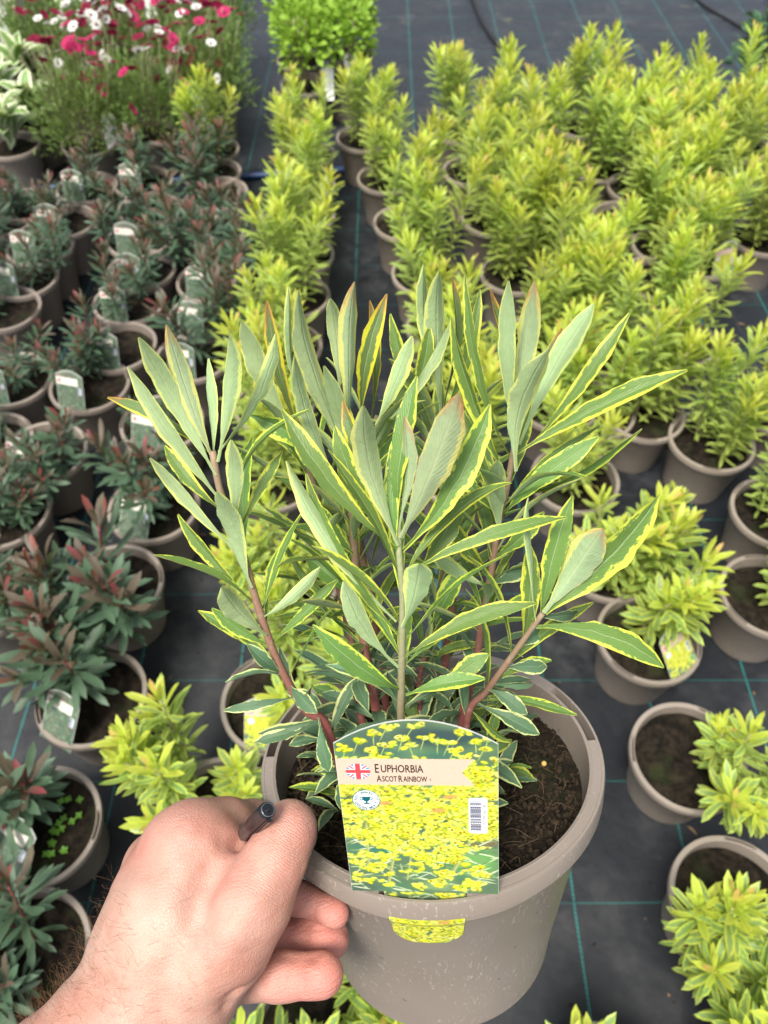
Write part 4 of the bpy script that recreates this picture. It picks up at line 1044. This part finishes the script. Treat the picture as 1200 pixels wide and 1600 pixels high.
# ---- its printed label
th = R(94.6); ln_ = np.array([math.cos(th), -math.sin(th), 0]); lx_ = np.array([math.sin(th), math.cos(th), 0])
LM = np.eye(4); LM[:3, 0], LM[:3, 1], LM[:3, 2] = lx_, (0, 0, 1), ln_; LM[:3, 3] = ln_ * .0902 + np.array([0, 0, .1462])
LMW = HERO @ Matrix(LM.tolist())
lab = link('plant_label', label_mesh('plant_label_card', PY, 250, 370), None, LMW)
tag(lab, 'large arched yellow flower label reading Euphorbia, clipped in the held pot', 'plant label')
def patch(name, W0, W1, y0, y1, nx, ny, fn, src, rnd_bottom=False):
    V, C = [], []
    for i in range(ny + 1):
        t = i / ny; hw = W0 + (W1 - W0) * t
        if rnd_bottom: hw *= math.sqrt(max(0.0, 1 - max(0, (t - .70) / .34) ** 2)) * .98 + .02
        for j in range(nx + 1):
            x = (2 * j / nx - 1) * hw; y = y0 + (y1 - y0) * t
            V.append(fn(x, y)); C.append(((x + LW / 2 + src[0]) * 1000, (y - y1 + src[1]) * 1000))
    C = np.array(C); c = PY.sample(C[:, 0], C[:, 1])
    Fc = [(i * (nx + 1) + j, (i + 1) * (nx + 1) + j, (i + 1) * (nx + 1) + j + 1, i * (nx + 1) + j + 1) for i in range(ny) for j in range(nx)]
    me = mesh(name, V, Fc, M['print']); at = me.attributes.new('Col', 'FLOAT_COLOR', 'POINT')
    at.data.foreach_set('color', np.hstack([lin(np.clip(c, 0, 255)), np.ones((len(c), 1))]).astype(np.float32).ravel())
    return me
# tongue: down through the rim slot, then out against the wall under the lip
link('tongue', patch('tongue', .0186, .0186, 0.0, -.0105, 70, 20, lambda x, y: (x, y, 0.0), (0, .004)), lab)
def wall_pt(x, y):
    z = .1462 + y; r_ = np.interp(z, [.03, .118, .1225, .14], [.072, .0865, .0890, .0890]) + .0008
    a = x / r_; return (r_ * math.sin(a), z - .1462, r_ * math.cos(a) - .0902)
link('tongue', patch('tongue', .0186, .0165, -.0148, -.0440, 90, 60, wall_pt, (0, .030), True), lab)
def text_obj(parts, mt, name='lettering'):
    """parts: (string, x, y, size, x-scale, rotation) in mm on the card -> one mesh"""
    V, Fc, n0 = [], [], 0
    for s, x, y, size, xs, rot in parts:
        if s == ' ': continue
        gv, gf = GLYPHS[s, size, rot is not None]; a = rot or 0.0
        for qx, qy in gv:
            px_ = qx * xs
            V.append(((x + px_ * math.cos(a) - qy * math.sin(a)) / 1000 - LW / 2, (y + px_ * math.sin(a) + qy * math.cos(a)) / 1000, .00018))
        Fc += [tuple(i + n0 for i in p_) for p_ in gf]; n0 = len(V)
    return link(name, mesh(name, V, Fc, mt, smooth=False), lab)
text_obj([('E', 16.0, 73.6, 7.0, .56, None), ('UPHORBIA', 18.55, 73.9, 5.9, .62, None)], M['ink'])
text_obj([('A', 16.6, 68.6, 5.0, .60, None), ('SCOT', 18.9, 68.7, 4.3, .56, None), ('R', 25.6, 68.6, 5.0, .60, None), ('AINBOW', 27.8, 68.7, 4.3, .56, None), ('<', 38.6, 69.2, 2.2, .7, None)], M['ink'])
ring = []
for s, a0_, a1_, up in (('RHS AWARD OF', 172, 8, True), ('GARDEN MERIT', 196, 344, False)):
    for i, ch in enumerate(s):
        a = R(a0_ + (a1_ - a0_) * i / (len(s) - 1)); rr = 4.05 if up else 5.2
        ring.append((ch, 11.2 + rr * math.cos(a), 57.6 + rr * math.sin(a), 1.9, .85, a - math.pi / 2 if up else a + math.pi / 2))
text_obj(ring, M['ink_teal'])
text_obj([('9  787099  862280', 62.0, 49.1, 2.1, .92, math.pi / 2)], M['ink_grey'])

# ------------------------------------------------------------------ hand and forearm (one continuous skin)
def cp(px, py, d): return np.array([(px - 600) / F * d, -(py - 800) / F * d, -d])
def ray_wall(px, py, rr):
    """distance along the view axis at which the sight line meets the outer wall of the held pot, grown by rr"""
    o = HLi[:3, 3]; d = HLi[:3, :3] @ np.array([(px - 600) / F, -(py - 800) / F, -1.0])
    for t in np.arange(.28, .6, .0005):
        p = o + d * t
        if 0 < p[2] < POT_H:
            lim = np.interp(p[2], [0, .03, .118, .1285, .1318, .145], [.0685, .072, .0865, .089, .095, .095])
            if math.hypot(p[0], p[1]) < lim + rr: return t
    return None
def hw_(px, py, rpx, extra=0.0):
    d = ray_wall(px, py, rpx / F * .36 + extra); return d if d else .36
prims = []                                                      # round cones: a, ra, b, rb, blend
def rc(a, b, k=.006):
    (ax_, ay, ad, ar), (bx_, by_, bd, br) = a, b
    prims.append((cp(ax_, ay, ad), ar / F * ad, cp(bx_, by_, bd), br / F * bd, k))
# forearm: two bones side by side give the flattened wrist
rc((-110, 1970, .335, 165), (75, 1765, .342, 136), .02); rc((75, 1765, .342, 136), (196, 1612, .350, 104), .02)
rc((190, 1610, .350, 112), (256, 1520, .352, 88), .012); rc((120, 1700, .350, 110), (288, 1565, .346, 58), .012)
# carpus and back of the hand
rc((262, 1520, .352, 92), (268, 1440, .354, 86), .02)
rc((240, 1470, .352, 66), (296, 1318, .362, 50), .016)           # index metacarpal
rc((230, 1460, .360, 62), (246, 1352, .378, 50), .016)           # middle
rc((225, 1480, .368, 60), (222, 1400, .392, 48), .016)           # ring
rc((300, 1440, .350, 82), (360, 1400, .350, 66), .02)           # web muscle
rc((322, 1390, .352, 66), (330, 1330, .358, 46), .016)
# thumb: ball, metacarpal, phalanges
rc((290, 1560, .346, 60), (350, 1466, .340, 70), .012); rc((350, 1466, .340, 70), (396, 1402, .340, 55), .010)
rc((396, 1402, .340, 60), (432, 1340, .343, 43), .009); rc((432, 1340, .343, 43), (452, 1294, .350, 38), .008)
rc((452, 1294, .350, 39), (458, 1304, .366, 34), .006); rc((458, 1304, .366, 34), (463, 1318, .378, 28), .005)
# index: knuckle then along the outside of the wall
rc((296, 1318, .362, 52), (352, 1296, .378, 43), .010); rc((352, 1296, .378, 43), (392, 1292, .398, 38), .008); rc((392, 1292, .398, 38), (410, 1330, .412, 34), .006)
rc((275, 1322, .364, 46), (300, 1304, .366, 40), .012)
fingers_from = len(prims)
# the other fingers fold under and come out below the thumb, against the pot wall
def finger(pts, k0=.004):
    for n_i, (a, b) in enumerate(zip(pts[:-1], pts[1:])): rc(a, b, k0 if n_i < 2 else .0016)
    (ax_, ay, ad, ar), (bx_, by_, bd, br) = pts[-2:]                   # fuller pad and joint
    mixp = lambda t, k_, dz: (ax_ + (bx_ - ax_) * t, ay + (by_ - ay) * t, ad + (bd - ad) * t + dz, (ar + (br - ar) * t) * k_)
    rc(mixp(.78, 1.0, -.0006), mixp(.95, 1.0, -.0004), .003); rc(mixp(.10, 1.05, -.0004), mixp(.22, 1.05, -.0004), .003)
d1, d2, d3 = hw_(524, 1430, 23) - .000, hw_(516, 1466, 32) - .010, hw_(506, 1524, 31) - .001
finger([(246, 1352, .378, 48), (300, 1390, .400, 36), (400, 1392, .385, 29), (462, 1402, d1 + .006, 25), (524, 1428, d1, 21)])
finger([(235, 1380, .385, 48), (290, 1450, .405, 38), (390, 1466, .378, 34), (452, 1464, d2 + .004, 34), (513, 1466, d2, 32)])
finger([(222, 1400, .392, 46), (280, 1500, .402, 38), (350, 1532, .378, 34), (430, 1526, d3 + .003, 34), (504, 1523, d3, 32)])
def sdf_mesh(h=.0013):
    A = np.array([p[0] for p in prims] + [p[2] for p in prims]); Rr = np.array([p[1] for p in prims] + [p[3] for p in prims])
    lo = (A - Rr[:, None]).min(0) - .012; hi = (A + Rr[:, None]).max(0) + .012
    n = np.ceil((hi - lo) / h).astype(int)
    Fd = np.full(n, .05, np.float32)
    axs = [lo[c] + h * np.arange(n[c]) for c in range(3)]
    def sub(a, b, ra, rb, k):
        l = np.minimum(a - ra, b - rb) - k - .003; u = np.maximum(a + ra, b + rb) + k + .003
        i0 = np.clip(((l - lo) / h).astype(int), 0, n); i1 = np.clip(((u - lo) / h).astype(int) + 2, 0, n)
        sl = tuple(slice(i0[c], i1[c]) for c in range(3))
        X, Y, Z = np.meshgrid(*[axs[c][sl[c]].astype(np.float32) for c in range(3)], indexing='ij')
        return sl, X, Y, Z
    for a, ra, b, rb, k in prims:
        sl, X, Y, Z = sub(a, b, ra, rb, k); ba = b - a; L2 = ba.dot(ba)
        t = np.clip(((X - a[0]) * ba[0] + (Y - a[1]) * ba[1] + (Z - a[2]) * ba[2]) / L2, 0, 1)
        d = np.sqrt((X - a[0] - t * ba[0]) ** 2 + (Y - a[1] - t * ba[1]) ** 2 + (Z - a[2] - t * ba[2]) ** 2) - (ra + (rb - ra) * t)
        o = Fd[sl]; hh = np.maximum(k - np.abs(o - d), 0) / k
        Fd[sl] = np.minimum(o, d) - hh * hh * k * .25
    # folds: shallow grooves (tubes taken out of the skin)
    for pts, r_, dep in grooves:
        for a, b in zip(pts[:-1], pts[1:]):
            sl, X, Y, Z = sub(a, b, r_ + .004, r_ + .004, .003); ba = b - a; L2 = ba.dot(ba)
            t = np.clip(((X - a[0]) * ba[0] + (Y - a[1]) * ba[1] + (Z - a[2]) * ba[2]) / L2, 0, 1)
            d2_ = (X - a[0] - t * ba[0]) ** 2 + (Y - a[1] - t * ba[1]) ** 2 + (Z - a[2] - t * ba[2]) ** 2
            Fd[sl] += dep * np.exp(-d2_ / (2 * r_ * r_))
    # surface nets
    ins = Fd < 0
    c = np.zeros(n - 1, np.int8)
    for dx in (0, 1):
        for dy in (0, 1):
            for dz in (0, 1): c += ins[dx:n[0] - 1 + dx, dy:n[1] - 1 + dy, dz:n[2] - 1 + dz]
    act = np.argwhere((c > 0) & (c < 8)); idx = np.full(n - 1, -1, np.int32); idx[tuple(act.T)] = np.arange(len(act))
    S = np.zeros((len(act), 3)); W_ = np.zeros(len(act))
    cor = [(x, y, z) for x in (0, 1) for y in (0, 1) for z in (0, 1)]
    for p in range(8):
        for q_ in range(p + 1, 8):
            dlt = np.subtract(cor[q_], cor[p])
            if np.abs(dlt).sum() != 1: continue
            f0 = Fd[tuple((act + cor[p]).T)]; f1 = Fd[tuple((act + cor[q_]).T)]; m_ = (f0 < 0) != (f1 < 0)
            t = np.where(m_, f0 / np.where(m_, f0 - f1, 1), 0)
            S[m_] += np.array(cor[p]) + t[m_, None] * dlt; W_ += m_
    V = lo + h * (act + S / W_[:, None])
    Q = []
    for ax_ in range(3):
        sl0 = [slice(0, n[c_] - (1 if c_ == ax_ else 0)) for c_ in range(3)]; sl1 = list(sl0); sl1[ax_] = slice(1, n[ax_])
        ch = np.argwhere(ins[tuple(sl0)] != ins[tuple(sl1)]); u_, v_ = (ax_ + 1) % 3, (ax_ + 2) % 3
        eu, ev = np.eye(3, dtype=int)[u_], np.eye(3, dtype=int)[v_]
        ok = (ch[:, u_] > 0) & (ch[:, v_] > 0) & (ch[:, u_] < n[u_] - 1) & (ch[:, v_] < n[v_] - 1) & (ch[:, ax_] < n[ax_] - 1); ch = ch[ok]
        qd = np.stack([idx[tuple((ch - eu - ev).T)], idx[tuple((ch - ev).T)], idx[tuple(ch.T)], idx[tuple((ch - eu).T)]], 1)
        fl = ~ins[tuple(ch.T)]; qd[fl] = qd[fl][:, ::-1]; Q.append(qd)
    return V, np.vstack(Q)
def surf(px, py, push=0.0):
    """point of the skin seen at px, py, from the round cones"""
    d = np.array([(px - 600) / F, -(py - 800) / F, -1.0]); t = .28
    for _ in range(60):
        p = d * t; e = min(np.linalg.norm(p - a - np.clip((p - a).dot(b - a) / (b - a).dot(b - a), 0, 1) * (b - a)) - (ra + (rb - ra) * np.clip((p - a).dot(b - a) / (b - a).dot(b - a), 0, 1)) for a, ra, b, rb, k in prims)
        if e < .0004 or t > .45: break
        t += e / np.linalg.norm(d)
    return d * (t + push)
grooves = []
def groove(pts, r_=.0012, dep=.0009): grooves.append(([surf(x, y, -.0006) for x, y in pts], r_, dep))
# tendons, knuckles and hollows of the back of the hand
groove([(250, 1490), (268, 1420), (284, 1350), (288, 1316)], .0045, -.0016); groove([(222, 1470), (222, 1400), (236, 1350)], .004, -.0012)
groove([(318, 1545), (358, 1470), (398, 1405), (436, 1335)], .0040, -.0014); groove([(300, 1400), (330, 1372), (356, 1345)], .0060, .0026)
groove([(262, 1312), (278, 1300)], .0060, -.0030); groove([(205, 1372), (214, 1360)], .0055, -.0018); groove([(236, 1340), (246, 1322)], .0040, .0014); groove([(446, 1298), (460, 1290)], .0055, -.0014); groove([(280, 1500), (310, 1440), (322, 1400)], .0050, .0022)
groove([(206, 1520), (240, 1465), (250, 1400)], .0016, -.0006); groove([(250, 1400), (290, 1380), (310, 1340)], .0015, -.0005)
groove([(392, 1306), (380, 1318), (368, 1322), (350, 1318)], .0030, .0022)          # fold of the web under the pen
groove([(404, 1330), (440, 1336), (468, 1350)], .0012, .0006); groove([(398, 1345), (436, 1352), (466, 1362)], .0011, .0005)
groove([(430, 1290), (455, 1284), (480, 1290)], .0010, .0005); groove([(426, 1300), (455, 1294), (484, 1302)], .0010, .0005)
groove([(345, 1560), (368, 1545), (400, 1520)], .0022, .0010)                        # wrist crease
groove([(352, 1600), (350, 1570), (362, 1550)], .0020, .0010)
groove([(474, 1496), (470, 1510), (472, 1530), (474, 1552)], .0012, .0008); groove([(482, 1434), (478, 1450), (478, 1470), (482, 1494)], .0012, .0006); groove([(492, 1408), (486, 1424), (488, 1440)], .0012, .0006)
groove([(450, 1432), (490, 1440), (545, 1458)], .0016, .0012); groove([(440, 1494), (490, 1496), (540, 1496)], .0016, .0012)
for q_ in range(5): groove([(300 + 16 * q_, 1330 + 5 * q_), (306 + 16 * q_, 1350 + 5 * q_), (304 + 16 * q_, 1374 + 6 * q_)], .0016, .00025)
HV, HF = sdf_mesh()
# colour zones of the skin: pinker fingers, knuckles and thumb
red = np.zeros(len(HV))
for (x, y, d, r_, a_) in ((530, 1430, d1 - .006, .022, 1.0), (515, 1466, d2 - .008, .028, 1.0), (500, 1525, d3 - .008, .028, 1.0), (455, 1320, .345, .022, .55), (400, 1330, .345, .02, .45), (270, 1310, .355, .022, .5), (360, 1390, .33, .02, .5), (430, 1420, .36, .03, .6)):
    red = np.maximum(red, a_ * np.exp(-(np.linalg.norm(HV - cp(x, y, d), axis=1) / r_) ** 2))
fl_ = np.zeros(len(HV))
for x, y, r_ in ((278, 1431, .0018), (362, 1432, .0012), (331, 1456, .001), (316, 1352, .0022), (360, 1382, .0022)):
    fl_ = np.maximum(fl_, np.exp(-(np.linalg.norm(HV - surf(x, y), axis=1) / r_) ** 2) * (.8 if r_ < .002 else .35))
crz = np.zeros(len(HV))
for (x, y, r_) in ((440, 1345, .011), (420, 1378, .012), (452, 1300, .008), (270, 1300, .008), (478, 1525, .004), (480, 1466, .004)):
    crz = np.maximum(crz, np.exp(-(np.linalg.norm(HV - surf(x, y), axis=1) / r_) ** 2))
THAX = nrm(cp(452, 1296, .350) - cp(396, 1402, .340))
def make_skin():
    m, t, bs = mat('skin'); g = N(t); p = g.obj()
    n1 = g.noise(p, 70, 4, .6); n2 = g.noise(p, 320, 3, .6)
    n0 = g.noise(p, 26, 3, .6)
    c = g.mix(g.ramp(n0, .36, .64), (0.385, 0.192, 0.140), (0.440, 0.290, 0.222))
    c = g.mix(g.math('MULTIPLY', g.ramp(n1, .4, .7), .35), c, (0.52, 0.30, 0.235))
    c = g.mix(g.math('MULTIPLY', g.ramp(n2, .45, .75), .22), c, (0.56, 0.27, 0.21))
    c = g.mix(g.math('MULTIPLY', g.attr('red'), .85), c, (0.56, 0.20, 0.16))
    c = g.mix(g.math('MULTIPLY', g.ramp(g.noise(p, 38, 3), .55, .75), .25), c, (0.56, 0.42, 0.36))
    c = g.mix(g.attr('fleck'), c, (0.25, 0.09, 0.05))
    g.put(bs.inputs['Base Color'], c)
    g.put(bs.inputs['Roughness'], g.math('MULTIPLY_ADD', n2, .2, .40))
    bs.inputs['Specular IOR Level'].default_value = .4
    bs.inputs['Subsurface Weight'].default_value = .25
    bs.inputs['Subsurface Radius'].default_value = (1.0, .35, .2)
    bs.inputs['Subsurface Scale'].default_value = .004
    vo = g.node('ShaderNodeTexVoronoi', feature='DISTANCE_TO_EDGE'); g.put(vo.inputs['Vector'], p); g.put(vo.inputs['Scale'], 620.0)
    x, y, z = g.xyz(p)
    wr = g.noise(g.comb(g.math('MULTIPLY', g.math('ADD', x, g.math('MULTIPLY', y, .35)), 120.0), g.math('MULTIPLY', g.math('SUBTRACT', y, g.math('MULTIPLY', x, .30)), 900.0), g.math('MULTIPLY', z, 120.0)), 1.0, 3, .6)
    h_ = g.math('ADD', g.math('MULTIPLY', g.ramp(vo.outputs[0], 0, .2), .5), g.math('MULTIPLY', g.noise(p, 180, 4, .7), 1.6))
    sx = g.math('ADD', g.math('ADD', g.math('MULTIPLY', x, THAX[0]), g.math('MULTIPLY', y, THAX[1])), g.math('MULTIPLY', z, THAX[2]))
    ph = g.math('ADD', g.math('MULTIPLY', sx, 2900.0), g.math('MULTIPLY', g.noise(p, 130, 2, .6), 13.0))
    cr = g.math('POWER', g.math('ABSOLUTE', g.math('SINE', ph)), .45)
    h_ = g.math('ADD', h_, g.math('MULTIPLY', g.math('MULTIPLY', cr, g.attr('crease')), 1.3))
    h_ = g.math('ADD', h_, g.math('MULTIPLY', g.math('MULTIPLY', wr, g.math('MULTIPLY_ADD', g.attr('red'), 3.0, .8)), 1.0))
    g.put(bs.inputs['Normal'], g.bump(h_, .00024, .8))
    return m
M['skin'] = make_skin()
wristM = cp(265, 1540, .35)
me = mesh('person', HV - wristM, HF, M['skin'], attrs={'red': red, 'fleck': fl_, 'crease': crz})
person = link('person', me, None, CAMM @ Matrix.Translation(wristM.tolist()))
sm = person.modifiers.new('smooth', 'SMOOTH'); sm.factor = .5; sm.iterations = 6
tag(person, 'bare forearm and hand gripping the pot rim with thumb inside', 'person')
# arm hair
M['hair'] = simple('arm_hair', (0.16, 0.085, 0.04), .5, .3, .4, 300)
hg = np.random.default_rng(3); hacc = Acc(); nn = len(HV)
tri = HF[:, :3]; nr = np.cross(HV[tri[:, 1]] - HV[tri[:, 0]], HV[tri[:, 2]] - HV[tri[:, 0]]); nr /= np.linalg.norm(nr, axis=1)[:, None] + 1e-12
cen = HV[HF].mean(1); cpx = 600 + F * cen[:, 0] / -cen[:, 2]; cpy = 800 - F * cen[:, 1] / -cen[:, 2]
t_ax = nrm(cp(262, 1520, .352) - cp(60, 1760, .342))
zone = (cpx < 345) & (cpy > 1375) & (cpy < 1900) & ((cpx - 200) * .75 + (cpy - 1500) < 150)
cand = np.argwhere(zone)[:, 0]
wgt = np.clip((cpy[cand] - 1375) / 160, .03, 1) * np.clip((345 - cpx[cand]) / 160, .04, 1); wgt /= wgt.sum()
for i in hg.choice(cand, 1300, p=wgt):
    p, n_ = cen[i], nr[i]; side_ = np.cross(n_, t_ax)
    d = nrm(t_ax * hg.uniform(-.2, 1.0) + n_ * hg.uniform(.25, .7) + np.array([-.5, .25, 0]) + side_ * hg.normal(0, .6)); L = hg.uniform(.004, .012)
    v, f, al = tube(spline([p - n_ * .0004, p + d * L * .5 + n_ * .0006, p + d * L * .9 + hg.normal(0, .0012, 3), p + d * L + hg.normal(0, .002, 3)], 5), np.linspace(.00005, .000022, 6), 3, False)
    hacc.add(v - wristM, f, None, al)
tag(link('arm_hair', hacc.build('arm_hair', [M['hair']]), person), None, None, kind='stuff')
# fingernail rims and thumb nail edge
M['nail'] = simple('nail', (0.62, 0.42, 0.33), .3, .5, .08, 60)
nl = spline([cp(484, 1320, .369), cp(482, 1334, .371), cp(470, 1342, .372)], 10)
v, f, al = tube(nl, np.concatenate([np.linspace(.0006, .0014, 6), np.linspace(.0014, .0007, 5)]), 8)
link('thumb_nail', mesh('thumb_nail', v - wristM, f, M['nail']), person)

# ------------------------------------------------------------------ pen held in the web of the thumb
M['pen_black'] = simple('pen_black_plastic', (0.010, 0.011, 0.014), .22, .5, .1)
M['pen_clear'] = simple('pen_grey_barrel', (0.045, 0.04, 0.042), .12, .6, .2)
M['pen_ring'] = simple('pen_steel_ring', (0.07, 0.08, 0.095), .25, .6, .1)
pa, pb = cp(419, 1265, .330), cp(388, 1296, .354)
pd = nrm(pb - pa); pm = frame(pa, pd, (0, 1, 0)); pmm = Matrix(pm.tolist()) @ Matrix.Rotation(R(90), 4, 'Y') @ Matrix.Scale(.94, 4)   # local Z along the pen
pen = empty('pen', CAMM @ pmm); tag(pen, 'black capped pen pinched between thumb and hand', 'pen')
def pl(name, prof, mt): link(name, mesh(name, *lathe(prof, 40), mt), pen).data.set_sharp_from_angle(angle=R(40))
pl('cap', [(0, .0002), (.0011, .0002), (.0014, .0005), (.0024, .0005), (.0026, .0001), (.0030, .0), (.0036, .0006), (.0040, .0020), (.0041, .0250), (.0040, .0258), (0, .0258)], M['pen_black'])
pl('end_plug', [(0, -.0008), (.0008, -.0007), (.0010, .0), (.0010, .0010)], M['pen_black'])
pl('ring', [(.00255, .0004), (.0029, -.0003), (.0031, -.0002), (.0033, .0004)], M['pen_ring'])
pl('barrel', [(0, .0260), (.0036, .0260), (.0036, .10), (.0022, .112), (.0008, .120), (0, .1205)], M['pen_clear'])
bm = bmesh.new(); bmesh.ops.create_cube(bm, size=1)
for v_ in bm.verts: v_.co = Vector((v_.co.x * .0016 + .0046, v_.co.y * .0024, v_.co.z * .030 + .0155))
bmesh.ops.bevel(bm, geom=list(bm.edges), offset=.0004, segments=2, affect='EDGES')
cm = bpy.data.meshes.new('clip'); bm.to_mesh(cm); bm.free(); cm.materials.append(M['pen_black']); link('clip', cm, pen)
